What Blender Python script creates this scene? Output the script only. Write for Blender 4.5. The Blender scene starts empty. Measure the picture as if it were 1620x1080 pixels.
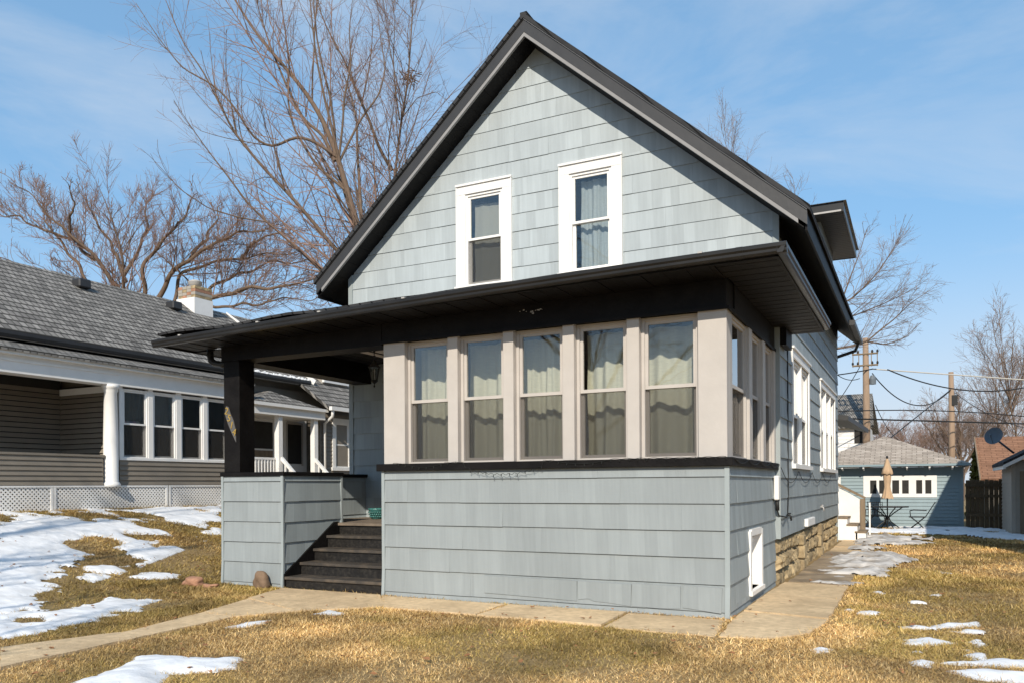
import bpy, bmesh, math, random
import numpy as np
from mathutils import Vector, Matrix
R = math.radians
random.seed(7); rng = np.random.default_rng(7)
sc = bpy.context.scene
col = sc.collection

# ------------------------------------------------------------------ camera
CZ = 1.49; FPX = 1275.0; YAW = 0.46546; ROLL = -0.006275; CYP = 766.4
_r = np.array([math.cos(YAW), math.sin(YAW), 0]); CF = np.array([-math.sin(YAW), math.cos(YAW), 0]); _u = np.array([0, 0, 1.])
CR = math.cos(ROLL)*_r + math.sin(ROLL)*_u; CU = math.cos(ROLL)*_u - math.sin(ROLL)*_r
cam = bpy.data.cameras.new('camera'); cam.sensor_width = 36; cam.lens = FPX/1620*36
cam.shift_y = (CYP-540)/1620; cam.clip_start = .1; cam.clip_end = 2000
co = bpy.data.objects.new('camera', cam); col.objects.link(co); sc.camera = co
M = Matrix.Identity(4)
for i in range(3):
    M[i][0] = CR[i]; M[i][1] = CU[i]; M[i][2] = -CF[i]
M[2][3] = CZ
co.matrix_world = M

# ------------------------------------------------------------------ sky, sun, exposure
SUNV = Vector((.3, -1, .66)).normalized()
w = bpy.data.worlds.new('World'); sc.world = w; w.use_nodes = True
nt = w.node_tree; nt.nodes.clear()
def N(nt, t, **k):
    n = nt.nodes.new(t)
    for a, b in k.items(): setattr(n, a, b)
    return n
def sky_world():
    L = nt.links.new
    o = N(nt, 'ShaderNodeOutputWorld'); bg = N(nt, 'ShaderNodeBackground'); bg.inputs[1].default_value = .15
    s = N(nt, 'ShaderNodeTexSky', sky_type='NISHITA', sun_disc=False)
    s.sun_elevation = math.asin(SUNV.z); s.sun_rotation = math.atan2(SUNV.x, SUNV.y)
    s.air_density = .95; s.dust_density = .05; s.ozone_density = 1.5
    tc = N(nt, 'ShaderNodeTexCoord'); mp = N(nt, 'ShaderNodeMapping'); mp.inputs['Scale'].default_value = (1.0, 1.6, 4.0); mp.inputs['Rotation'].default_value = (.2, .3, .5)
    no = N(nt, 'ShaderNodeTexNoise'); no.inputs['Scale'].default_value = 1.7; no.inputs['Detail'].default_value = 7; no.inputs['Roughness'].default_value = .62
    no.inputs['Distortion'].default_value = .6
    rp = N(nt, 'ShaderNodeMapRange'); rp.inputs[1].default_value = .43; rp.inputs[2].default_value = .8; rp.inputs[4].default_value = .6
    mx = N(nt, 'ShaderNodeMix', data_type='RGBA'); mx.inputs['B'].default_value = (3.3, 3.6, 4.0, 1)
    L(tc.outputs['Generated'], mp.inputs[0]); L(mp.outputs[0], no.inputs[0]); L(no.outputs[0], rp.inputs[0])
    gm = N(nt, 'ShaderNodeGamma'); gm.inputs[1].default_value = .38; L(s.outputs[0], gm.inputs[0])
    tn = N(nt, 'ShaderNodeVectorMath', operation='MULTIPLY'); tn.inputs[1].default_value = (1.0, 1.6, 2.15); L(gm.outputs[0], tn.inputs[0])
    sz = N(nt, 'ShaderNodeSeparateXYZ'); L(tc.outputs['Generated'], sz.inputs[0])
    hz_ = N(nt, 'ShaderNodeMapRange', interpolation_type='SMOOTHSTEP'); hz_.inputs[1].default_value = .0; hz_.inputs[2].default_value = .3; hz_.inputs[3].default_value = .95; hz_.inputs[4].default_value = 0; L(sz.outputs[2], hz_.inputs[0])
    mxf = N(nt, 'ShaderNodeMath', operation='MAXIMUM'); L(rp.outputs[0], mxf.inputs[0]); L(hz_.outputs[0], mxf.inputs[1])
    L(mxf.outputs[0], mx.inputs[0]); L(tn.outputs[0], mx.inputs['A']); L(mx.outputs['Result'], bg.inputs[0]); L(bg.outputs[0], o.inputs[0])
sky_world()
sl = bpy.data.lights.new('sun', 'SUN'); sl.energy = 3.45; sl.angle = R(.5); sl.color = (1, .915, .78)
so = bpy.data.objects.new('sun', sl); col.objects.link(so); so.rotation_euler = SUNV.to_track_quat('Z', 'Y').to_euler(); so.location = (5, -20, 20)
vs = sc.view_settings; vs.view_transform = 'Standard'; vs.look = 'None'; vs.exposure = 0.5; vs.gamma = 1; vs.use_curve_mapping = False
sc.cycles.max_bounces = 8; sc.cycles.transparent_max_bounces = 16; sc.cycles.use_denoising = True

# ------------------------------------------------------------------ helpers
def thing(name, label=None, cat=None, loc=(0, 0, 0), group=None, kind=None):
    o = bpy.data.objects.new(name, None); col.objects.link(o); o.location = loc; o.empty_display_size = .2
    tag(o, label, cat, group, kind); return o
def tag(o, label=None, cat=None, group=None, kind=None):
    if label: o['label'] = label
    if cat: o['category'] = cat
    if group: o['group'] = group
    if kind: o['kind'] = kind
    return o
def setparent(o, p):
    o.parent = p
    if p.type == 'EMPTY': o.matrix_parent_inverse = Matrix.Translation(-Vector(p.location))
def T_world(u, n, z): return (u, n, z)
def T_front(Y): return lambda u, n, z: (u, Y-n, z)          # faces -y: u = x
def T_right(X): return lambda u, n, z: (X+n, u, z)          # faces +x: u = y
def T_left(X): return lambda u, n, z: (X-n, u, z)           # faces -x: u = y
class MB:
    def __init__(s, T=T_world): s.V = []; s.F = []; s.T = T
    def add(s, vs, fs):
        b = len(s.V); s.V += [s.T(*v) for v in vs]; s.F += [[b+i for i in f] for f in fs]; return s
    def box(s, u0, u1, n0, n1, z0, z1):
        vs = [(u, n, z) for z in (z0, z1) for n in (n0, n1) for u in (u0, u1)]
        return s.add(vs, [(0, 1, 3, 2), (4, 6, 7, 5), (0, 4, 5, 1), (2, 3, 7, 6), (0, 2, 6, 4), (1, 5, 7, 3)])
    def prism(s, poly, n0, n1):                              # poly in (u,z); n1 number or function(u,z)
        k = len(poly); f = n1 if callable(n1) else (lambda u, z: n1)
        g = n0 if callable(n0) else (lambda u, z: n0)
        vs = [(u, g(u, z), z) for u, z in poly]+[(u, f(u, z), z) for u, z in poly]
        return s.add(vs, [list(range(k)), list(range(2*k-1, k-1, -1))]+[(i, (i+1) % k, k+(i+1) % k, k+i) for i in range(k)])
    def extrude(s, prof, us, zoff=lambda u: 0):              # profile in (n,z) swept along u
        k = len(prof); vs = []; fs = []
        for u in us: vs += [(u, n, z+zoff(u)) for n, z in prof]
        for j in range(len(us)-1):
            for i in range(k):
                a = j*k+i; b = j*k+(i+1) % k; fs.append((a, b, b+k, a+k))
        fs += [list(range(k)), [len(vs)-1-i for i in range(k)]]
        return s.add(vs, fs)
    def tube(s, pts, rad, k=8, caps=True):
        pts = [Vector(s.T(*p)) for p in pts]; n = len(pts); b = len(s.V)
        rad = rad if hasattr(rad, '__len__') else [rad]*n
        up = None
        for i, p in enumerate(pts):
            d = (pts[min(i+1, n-1)]-pts[max(i-1, 0)])
            d = d.normalized() if d.length > 1e-9 else Vector((0, 0, 1))
            if up is None:
                up = Vector((0, 0, 1)) if abs(d.z) < .9 else Vector((1, 0, 0))
            a = d.cross(up).normalized(); up = a.cross(d).normalized()
            for j in range(k):
                t = 2*math.pi*j/k; q = p+(a*math.cos(t)+up*math.sin(t))*rad[i]; s.V.append(tuple(q))
        for i in range(n-1):
            for j in range(k):
                a = b+i*k+j; c = b+i*k+(j+1) % k; s.F.append((a, c, c+k, a+k))
        if caps: s.F += [[b+j for j in range(k)][::-1], [b+(n-1)*k+j for j in range(k)]]
        return s
    def lathe(s, prof, cx, cy, k=16):
        b = len(s.V); n = len(prof)
        for r, z in prof:
            for j in range(k):
                t = 2*math.pi*j/k; s.V.append((cx+r*math.cos(t), cy+r*math.sin(t), z))
        for i in range(n-1):
            for j in range(k):
                a = b+i*k+j; c = b+i*k+(j+1) % k; s.F.append((a, c, c+k, a+k))
        s.F += [[b+j for j in range(k)][::-1], [b+(n-1)*k+j for j in range(k)]]
        return s
    def build(s, name, mat, parent=None, smooth=False, label=None, cat=None, group=None, kind=None, bevel=0):
        me = bpy.data.meshes.new(name); me.from_pydata(s.V, [], s.F)
        bm = bmesh.new(); bm.from_mesh(me); bmesh.ops.recalc_face_normals(bm, faces=bm.faces)
        if bevel: bmesh.ops.bevel(bm, geom=list(bm.edges), offset=bevel, segments=1, affect='EDGES')
        bm.to_mesh(me); bm.free()
        if smooth:
            me.polygons.foreach_set('use_smooth', [True]*len(me.polygons))
        me.materials.append(mat)
        o = bpy.data.objects.new(name, me); col.objects.link(o)
        if parent: setparent(o, parent)
        return tag(o, label, cat, group, kind)
def npmesh(name, V, F, mat, parent=None, smooth=False, attr=None, **t):
    V = np.asarray(V, np.float32); F = np.asarray(F, np.int32)
    me = bpy.data.meshes.new(name); k = F.shape[1]
    me.vertices.add(len(V)); me.vertices.foreach_set('co', V.ravel())
    me.loops.add(F.size); me.loops.foreach_set('vertex_index', F.ravel())
    me.polygons.add(len(F)); me.polygons.foreach_set('loop_start', np.arange(0, F.size, k, dtype=np.int32))
    me.polygons.foreach_set('loop_total', np.full(len(F), k, np.int32))
    if smooth: me.polygons.foreach_set('use_smooth', np.ones(len(F), bool))
    me.update(calc_edges=True)
    if attr is not None:
        a = me.color_attributes.new('tint', 'FLOAT_COLOR', 'POINT'); a.data.foreach_set('color', np.asarray(attr, np.float32).ravel())
    me.materials.append(mat)
    o = bpy.data.objects.new(name, me); col.objects.link(o)
    if parent: setparent(o, parent)
    return tag(o, **t)
def ray(px, py): return CR*(px-810)/FPX-CU*(py-CYP)/FPX+CF
def at(px, py, d): return tuple(ray(px, py)*d+np.array([0, 0, CZ]))     # point seen there at forward distance d
def hash2(ix, iy, seed):
    h = (ix.astype(np.int64)*374761393+iy.astype(np.int64)*668265263+seed*1442695041) & 0x7fffffff
    h = ((h ^ (h >> 13))*1274126177) & 0x7fffffff
    return ((h ^ (h >> 16)) & 0xffff)/65535.
def vnoise(x, y, seed=0):
    ix = np.floor(x); iy = np.floor(y); fx = x-ix; fy = y-iy; fx = fx*fx*(3-2*fx); fy = fy*fy*(3-2*fy)
    a = hash2(ix, iy, seed); b = hash2(ix+1, iy, seed); c = hash2(ix, iy+1, seed); d = hash2(ix+1, iy+1, seed)
    return (a*(1-fx)+b*fx)*(1-fy)+(c*(1-fx)+d*fx)*fy
def fbm(x, y, seed=0, o=4):
    v = 0; a = .5
    for i in range(o): v = v+a*vnoise(x*2**i, y*2**i, seed+i); a *= .5
    return v/(1-.5**o)
def terrain(x, y):
    x = np.asarray(x, float); y = np.asarray(y, float)
    t = np.clip((-9.1-x)/6.2, 0, 1); s = t*t*(3-2*t)
    near = np.clip((y-2)/5, 0, 1)
    z = 1.03*(.35*t+.65*s)*near
    return z+(fbm(x*.7, y*.7, 3)-.5)*.05*np.clip((-y+8.3)/2, 0, 1)
_TT = np.concatenate([np.arange(1, 20, .01), np.arange(20, 90, .03)])
def gp(px, py):
    d = ray(px, py); P = d[None]*_TT[:, None]
    i = int(np.argmax(CZ+P[:, 2] < terrain(P[:, 0], P[:, 1])))
    return (float(P[i, 0]), float(P[i, 1]))

# ------------------------------------------------------------------ materials
MATS = {}
def mat(name, c, rough=.6, var=.12, scale=6., bump=.0, bscale=None, big=.0, bigscale=.6, bigcol=None, spec=.3, stretch=(1, 1, 1), metal=0., rand=0., attr=False):
    m = bpy.data.materials.new(name); m.use_nodes = True; t = m.node_tree; L = t.links.new
    b = t.nodes['Principled BSDF']; b.inputs['Roughness'].default_value = rough; b.inputs['Specular IOR Level'].default_value = spec; b.inputs['Metallic'].default_value = metal
    g = N(t, 'ShaderNodeNewGeometry'); mp = N(t, 'ShaderNodeMapping'); mp.inputs['Scale'].default_value = stretch; L(g.outputs['Position'], mp.inputs[0])
    no = N(t, 'ShaderNodeTexNoise'); no.inputs['Scale'].default_value = scale; no.inputs['Detail'].default_value = 6; no.inputs['Roughness'].default_value = .6
    L(mp.outputs[0], no.inputs['Vector'])
    mr = N(t, 'ShaderNodeMapRange'); mr.inputs[1].default_value = .25; mr.inputs[2].default_value = .75; mr.inputs[3].default_value = 1-var; mr.inputs[4].default_value = 1+var
    L(no.outputs[0], mr.inputs[0])
    src = mr.outputs[0]
    if rand:
        oi = N(t, 'ShaderNodeObjectInfo'); r2 = N(t, 'ShaderNodeMapRange'); r2.inputs[3].default_value = 1-rand; r2.inputs[4].default_value = 1+rand
        L(oi.outputs['Random'], r2.inputs[0]); mm = N(t, 'ShaderNodeMath', operation='MULTIPLY'); L(src, mm.inputs[0]); L(r2.outputs[0], mm.inputs[1]); src = mm.outputs[0]
    vm = N(t, 'ShaderNodeVectorMath', operation='SCALE'); vm.inputs[0].default_value = c
    if attr:
        at_ = N(t, 'ShaderNodeAttribute', attribute_name='tint'); L(at_.outputs['Color'], vm.inputs[0])
    L(src, vm.inputs['Scale']); out = vm.outputs[0]
    if big:
        n2 = N(t, 'ShaderNodeTexNoise'); n2.inputs['Scale'].default_value = bigscale; n2.inputs['Detail'].default_value = 5; L(g.outputs['Position'], n2.inputs['Vector'])
        r3 = N(t, 'ShaderNodeMapRange'); r3.inputs[1].default_value = .45; r3.inputs[2].default_value = .7; r3.inputs[4].default_value = big; L(n2.outputs[0], r3.inputs[0])
        mx = N(t, 'ShaderNodeMix', data_type='RGBA'); mx.inputs['B'].default_value = (*(bigcol or (c[0]*.5, c[1]*.5, c[2]*.5)), 1)
        L(r3.outputs[0], mx.inputs[0]); L(out, mx.inputs['A']); out = mx.outputs['Result']
    L(out, b.inputs['Base Color'])
    if bump:
        nb = N(t, 'ShaderNodeTexNoise'); nb.inputs['Scale'].default_value = bscale or scale*3; nb.inputs['Detail'].default_value = 5; L(mp.outputs[0], nb.inputs['Vector'])
        bp = N(t, 'ShaderNodeBump'); bp.inputs['Strength'].default_value = bump; bp.inputs['Distance'].default_value = .02; L(nb.outputs[0], bp.inputs['Height']); L(bp.outputs[0], b.inputs['Normal'])
    MATS[name] = m; return m
def shake_mat(name, c, tone=.1):                            # painted striated shakes: tone stripes of random width per piece, fine vertical combing
    m = bpy.data.materials.new(name); m.use_nodes = True; t = m.node_tree; L = t.links.new; b = t.nodes['Principled BSDF']
    b.inputs['Roughness'].default_value = .55; b.inputs['Specular IOR Level'].default_value = .3
    g = N(t, 'ShaderNodeNewGeometry'); sp = N(t, 'ShaderNodeSeparateXYZ'); L(g.outputs['Position'], sp.inputs[0])
    ad = N(t, 'ShaderNodeMath', operation='ADD'); L(sp.outputs[0], ad.inputs[0]); L(sp.outputs[1], ad.inputs[1])
    oi = N(t, 'ShaderNodeObjectInfo'); ro = N(t, 'ShaderNodeMath', operation='MULTIPLY'); ro.inputs[1].default_value = 60; L(oi.outputs['Random'], ro.inputs[0])
    def vec(sx, sz):
        a = N(t, 'ShaderNodeMath', operation='MULTIPLY_ADD'); a.inputs[1].default_value = sx; L(ad.outputs[0], a.inputs[0]); L(ro.outputs[0], a.inputs[2])
        z = N(t, 'ShaderNodeMath', operation='MULTIPLY'); z.inputs[1].default_value = sz; L(sp.outputs[2], z.inputs[0])
        cx = N(t, 'ShaderNodeCombineXYZ'); L(a.outputs[0], cx.inputs[0]); L(z.outputs[0], cx.inputs[1]); return cx.outputs[0]
    v1 = N(t, 'ShaderNodeTexVoronoi', feature='F1', voronoi_dimensions='1D')
    a1 = N(t, 'ShaderNodeMath', operation='ADD'); L(ad.outputs[0], a1.inputs[0]); L(ro.outputs[0], a1.inputs[1]); L(a1.outputs[0], v1.inputs['W']); v1.inputs['Scale'].default_value = 6.5
    sx = N(t, 'ShaderNodeSeparateColor'); L(v1.outputs['Color'], sx.inputs[0])
    n1 = N(t, 'ShaderNodeTexNoise'); n1.inputs['Scale'].default_value = 1; n1.inputs['Detail'].default_value = 5; L(vec(22, 1.5), n1.inputs['Vector'])
    n2 = N(t, 'ShaderNodeTexNoise'); n2.inputs['Scale'].default_value = 1; n2.inputs['Detail'].default_value = 3; L(vec(120, 4), n2.inputs['Vector'])
    m1 = N(t, 'ShaderNodeMapRange'); m1.inputs[3].default_value = 1-tone; m1.inputs[4].default_value = 1+tone; L(sx.outputs[0], m1.inputs[0])
    m2 = N(t, 'ShaderNodeMapRange'); m2.inputs[1].default_value = .3; m2.inputs[2].default_value = .7; m2.inputs[3].default_value = .95; m2.inputs[4].default_value = 1.05; L(n1.outputs[0], m2.inputs[0])
    mu = N(t, 'ShaderNodeMath', operation='MULTIPLY'); L(m1.outputs[0], mu.inputs[0]); L(m2.outputs[0], mu.inputs[1])
    n3 = N(t, 'ShaderNodeTexNoise'); n3.inputs['Scale'].default_value = 1.1; n3.inputs['Detail'].default_value = 5; L(g.outputs['Position'], n3.inputs['Vector'])
    m3 = N(t, 'ShaderNodeMapRange'); m3.inputs[1].default_value = .3; m3.inputs[2].default_value = .7; m3.inputs[3].default_value = .93; m3.inputs[4].default_value = 1.05; L(n3.outputs[0], m3.inputs[0])
    mu2 = N(t, 'ShaderNodeMath', operation='MULTIPLY'); L(mu.outputs[0], mu2.inputs[0]); L(m3.outputs[0], mu2.inputs[1])
    vm = N(t, 'ShaderNodeVectorMath', operation='SCALE'); vm.inputs[0].default_value = c; L(mu2.outputs[0], vm.inputs['Scale']); L(vm.outputs[0], b.inputs['Base Color'])
    bp = N(t, 'ShaderNodeBump'); bp.inputs['Strength'].default_value = .35; bp.inputs['Distance'].default_value = .006; L(n2.outputs[0], bp.inputs['Height']); L(bp.outputs[0], b.inputs['Normal'])
    return m
def roof_mat(name, c1, c2, cm, a, b_, w=.3, h=.14, rough=.9):
    m = bpy.data.materials.new(name); m.use_nodes = True; t = m.node_tree; L = t.links.new; b = t.nodes['Principled BSDF']; b.inputs['Roughness'].default_value = rough; b.inputs['Specular IOR Level'].default_value = .15
    g = N(t, 'ShaderNodeNewGeometry'); cx = N(t, 'ShaderNodeCombineXYZ')
    for i, v in enumerate((a, b_)):
        d = N(t, 'ShaderNodeVectorMath', operation='DOT_PRODUCT'); d.inputs[1].default_value = v; L(g.outputs['Position'], d.inputs[0]); L(d.outputs['Value'], cx.inputs[i])
    br = N(t, 'ShaderNodeTexBrick'); br.offset = .43; br.inputs['Scale'].default_value = 1; br.inputs['Brick Width'].default_value = w; br.inputs['Row Height'].default_value = h
    br.inputs['Mortar Size'].default_value = .012; br.inputs['Mortar Smooth'].default_value = .3; br.inputs['Bias'].default_value = 0
    br.inputs['Color1'].default_value = (*c1, 1); br.inputs['Color2'].default_value = (*c2, 1); br.inputs['Mortar'].default_value = (*cm, 1); L(cx.outputs[0], br.inputs['Vector'])
    no = N(t, 'ShaderNodeTexNoise'); no.inputs['Scale'].default_value = 3; no.inputs['Detail'].default_value = 8; no.inputs['Roughness'].default_value = .7; L(g.outputs['Position'], no.inputs['Vector'])
    mr = N(t, 'ShaderNodeMapRange'); mr.inputs[1].default_value = .25; mr.inputs[2].default_value = .75; mr.inputs[3].default_value = .7; mr.inputs[4].default_value = 1.3; L(no.outputs[0], mr.inputs[0])
    vm = N(t, 'ShaderNodeVectorMath', operation='SCALE'); L(br.outputs['Color'], vm.inputs[0]); L(mr.outputs[0], vm.inputs['Scale']); L(vm.outputs[0], b.inputs['Base Color'])
    bp = N(t, 'ShaderNodeBump'); bp.inputs['Strength'].default_value = .8; bp.inputs['Distance'].default_value = .02; bp.invert = True; L(br.outputs['Fac'], bp.inputs['Height']); L(bp.outputs[0], b.inputs['Normal'])
    return m
def glass_mat(name, tint=(.94, .95, .94), boost=2.1):
    m = bpy.data.materials.new(name); m.use_nodes = True; t = m.node_tree; L = t.links.new; t.nodes.clear()
    o = N(t, 'ShaderNodeOutputMaterial'); tr = N(t, 'ShaderNodeBsdfTransparent'); tr.inputs[0].default_value = (*tint, 1); gl = N(t, 'ShaderNodeBsdfGlossy'); gl.inputs['Roughness'].default_value = .01
    fr = N(t, 'ShaderNodeFresnel'); fr.inputs[0].default_value = 1.5; mu = N(t, 'ShaderNodeMath', operation='MULTIPLY', use_clamp=True); mu.inputs[1].default_value = boost; L(fr.outputs[0], mu.inputs[0])
    no = N(t, 'ShaderNodeTexNoise'); no.inputs['Scale'].default_value = 1.4; bp = N(t, 'ShaderNodeBump'); bp.inputs['Strength'].default_value = .05; bp.inputs['Distance'].default_value = .02; L(no.outputs[0], bp.inputs['Height']); L(bp.outputs[0], gl.inputs['Normal'])
    mx = N(t, 'ShaderNodeMixShader'); L(mu.outputs[0], mx.inputs[0]); L(tr.outputs[0], mx.inputs[1]); L(gl.outputs[0], mx.inputs[2]); L(mx.outputs[0], o.inputs[0]); return m
def screen_mat(name, c=(.06, .055, .05), a=.3):
    m = bpy.data.materials.new(name); m.use_nodes = True; t = m.node_tree; L = t.links.new; t.nodes.clear()
    o = N(t, 'ShaderNodeOutputMaterial'); tr = N(t, 'ShaderNodeBsdfTransparent'); df = N(t, 'ShaderNodeBsdfDiffuse'); df.inputs[0].default_value = (*c, 1)
    mx = N(t, 'ShaderNodeMixShader'); mx.inputs[0].default_value = a; L(tr.outputs[0], mx.inputs[1]); L(df.outputs[0], mx.inputs[2]); L(mx.outputs[0], o.inputs[0]); return m
def cloth_mat(name, c):
    m = bpy.data.materials.new(name); m.use_nodes = True; t = m.node_tree; L = t.links.new; t.nodes.clear()
    o = N(t, 'ShaderNodeOutputMaterial'); df = N(t, 'ShaderNodeBsdfDiffuse'); tl = N(t, 'ShaderNodeBsdfTranslucent'); mx = N(t, 'ShaderNodeMixShader'); mx.inputs[0].default_value = .25
    no = N(t, 'ShaderNodeTexNoise'); no.inputs['Scale'].default_value = 14; g = N(t, 'ShaderNodeNewGeometry'); mp = N(t, 'ShaderNodeMapping'); mp.inputs['Scale'].default_value = (1, 1, 6); L(g.outputs['Position'], mp.inputs[0]); L(mp.outputs[0], no.inputs['Vector'])
    mr = N(t, 'ShaderNodeMapRange'); mr.inputs[3].default_value = .85; mr.inputs[4].default_value = 1.15; L(no.outputs[0], mr.inputs[0]); vm = N(t, 'ShaderNodeVectorMath', operation='SCALE'); vm.inputs[0].default_value = c; L(mr.outputs[0], vm.inputs['Scale'])
    L(vm.outputs[0], df.inputs[0]); L(vm.outputs[0], tl.inputs[0]); L(df.outputs[0], mx.inputs[1]); L(tl.outputs[0], mx.inputs[2]); L(mx.outputs[0], o.inputs[0]); return m

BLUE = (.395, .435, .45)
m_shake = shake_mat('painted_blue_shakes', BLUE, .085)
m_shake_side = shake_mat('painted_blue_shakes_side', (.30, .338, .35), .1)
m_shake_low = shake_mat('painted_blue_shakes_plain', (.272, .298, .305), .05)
m_bluetrim = mat('blue_trim_paint', (.31, .345, .35), .5, .06, 5)
m_sheath = mat('blue_backing_paint', (.22, .27, .29), .7, .1)
m_black = mat('black_paint', (.007, .006, .006), .55, .4, 4, .25, 22, spec=.14, big=.5, bigscale=3, bigcol=(.016, .0145, .014))
m_blackgloss = mat('black_gutter_enamel', (.014, .013, .0125), .36, .25, 3, spec=.4, big=.3, bigscale=2, bigcol=(.05, .045, .04))
m_fascia = mat('charcoal_fascia_metal', (.032, .031, .032), .5, .15, 3, .1, 12, spec=.5)
m_rake = mat('grey_rake_metal', (.27, .26, .255), .4, .12, 4)
m_strip = mat('pale_grey_trim_metal', (.42, .40, .38), .4, .12, 4)
m_trim = mat('warm_white_paint', (.49, .45, .415), .5, .06, 4, .08, 25, big=.35, bigscale=1.4, bigcol=(.42, .385, .355))
m_white = mat('white_paint', (.80, .78, .75), .45, .05, 4)
m_tread = mat('worn_black_tread', (.055, .047, .04), .7, .3, 5, .2, 30, big=.6, bigscale=5, bigcol=(.15, .115, .083), stretch=(.25, 5, 1))
m_floor = mat('worn_porch_floor', (.21, .165, .125), .7, .4, 6, .3, 30, big=.5, bigscale=4, bigcol=(.09, .07, .055), stretch=(.4, 3, 1))
m_riser = mat('black_riser_paint', (.014, .0125, .0115), .5, .4, 8, .15, 20, big=.12, bigscale=24, bigcol=(.16, .14, .11))
m_ceil = mat('beige_porch_ceiling', (.80, .70, .61), .6, .08, 5)
m_stone = mat('yellow_limestone', (.37, .28, .16), .9, .45, 9, 1., 14, big=.7, bigscale=3.2, bigcol=(.20, .145, .085), rand=.25)
m_mortar = mat('foundation_mortar', (.26, .20, .12), .95, .2, 12, .5)
m_conc = mat('tan_concrete', (.66, .485, .29), .9, .25, 11, .5, 60, big=.55, bigscale=1.3, bigcol=(.37, .265, .155), rand=.07)
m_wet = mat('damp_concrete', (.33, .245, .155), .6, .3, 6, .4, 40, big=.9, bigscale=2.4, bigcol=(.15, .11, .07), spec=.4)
m_snow = mat('old_snow', (.78, .78, .79), .75, .05, 5, .9, 7, spec=.2, big=.5, bigscale=3.5, bigcol=(.60, .58, .56))
m_slush = mat('dirty_slush', (.56, .53, .50), .6, .16, 6, 1., 6, spec=.3, big=.85, bigscale=3.2, bigcol=(.24, .19, .14))
m_soil = mat('thatch_and_soil', (.30, .205, .095), .95, .4, 16, .8, 40, big=.6, bigscale=.9, bigcol=(.17, .125, .05))
m_grass = mat('dead_grass', (.3, .2, .1), .8, .2, 20, attr=True, spec=.15)
m_glass = glass_mat('window_glass'); m_screen = screen_mat('insect_screen')
m_dark = mat('dark_interior_and_lap_shade', (.035, .033, .03), .9, .2)
m_cream = cloth_mat('sage_cream_curtain', (.82, .80, .66)); m_bluecur = cloth_mat('pale_blue_curtain', (.55, .62, .66)); m_lace = cloth_mat('grey_lace_curtain', (.50, .50, .46)); m_brown = cloth_mat('brown_curtain', (.16, .12, .085))
m_taupe = mat('taupe_vinyl_siding', (.225, .193, .155), .55, .08, 3, .08, 30, rand=.05)
m_bark = mat('grey_brown_bark', (.15, .105, .075), .9, .3, 9, .6, 14, stretch=(1, 1, .25))
m_twig = mat('reddish_twigs', (.26, .165, .125), .85, .2, 3)
m_twig2 = mat('grey_twigs', (.24, .175, .14), .85, .2, 3)
m_roofmain = roof_mat('black_asphalt_shingles', (.03, .03, .032), (.05, .05, .052), (.01, .01, .01), (0, 1, 0), (.75, 0, .66))
m_roofN = roof_mat('charcoal_asphalt_shingles', (.16, .15, .138), (.30, .28, .255), (.05, .047, .043), (0, 1, 0), (.82, 0, .57), .14, .09)
m_roofG = roof_mat('weathered_grey_shingles', (.34, .285, .235), (.48, .41, .345), (.20, .17, .14), (1, 0, 0), (0, .9, .42), .32, .13)
m_roofW = roof_mat('pale_dormer_shingles', (.42, .40, .37), (.52, .49, .46), (.25, .24, .22), (1, 0, 0), (0, .8, .6), .3, .14)
m_roofB = roof_mat('rust_brown_shingles', (.24, .125, .075), (.29, .155, .095), (.16, .08, .05), (1, 0, 0), (0, .8, .6), .4, .16)
m_garage = mat('garage_blue_clapboard', (.245, .315, .34), .55, .06, 4)
m_wood = mat('weathered_wood', (.22, .165, .11), .85, .25, 7, .4, 20, stretch=(1, 1, .15))
m_fence = mat('brown_fence_boards', (.10, .066, .036), .85, .3, 7, .4, 20, stretch=(4, 4, .3), rand=.2)
m_beige = mat('beige_vinyl_siding', (.36, .32, .27), .6, .06, 4)
m_pole = mat('creosote_pole', (.30, .21, .145), .9, .2, 6, .3, 20, stretch=(3, 3, .2))
m_wire = mat('black_cable', (.02, .02, .02), .6, .1)
m_palewire = mat('pale_cable', (.5, .47, .42), .6, .1)
m_canvas = mat('tan_canvas', (.50, .34, .21), .85, .1, 9, .2)
m_iron = mat('black_wrought_iron', (.02, .02, .02), .5, .2)
m_teal = mat('teal_ceramic', (.05, .17, .16), .25, .25, 20, .5, 40, spec=.6)
m_brick = mat('red_clay_brick', (.40, .21, .13), .9, .25, 14, .6, 40, rand=.1)
m_rock = mat('brown_fieldstone', (.19, .125, .08), .85, .3, 8, .6, 20)
m_gold = mat('gold_numerals', (.62, .40, .10), .35, .1, 5, metal=.6)
m_slate = mat('grey_slate_plaque', (.11, .105, .10), .6, .1)
m_dish = mat('grey_dish_metal', (.13, .15, .17), .5, .1)
m_ice = mat('grey_ice', (.62, .64, .66), .3, .1, 6, .4, spec=.5)
m_green = mat('golden_evergreen_foliage', (.13, .12, .02), .8, .3, 12)
m_leaf = mat('fallen_oak_leaves', (.30, .14, .06), .8, .3, 8, rand=.2)
m_greenwire = mat('black_string_wire', (.012, .013, .012), .6, .1)
m_nest = mat('dry_leaf_nest', (.13, .075, .04), .9, .3)

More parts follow.
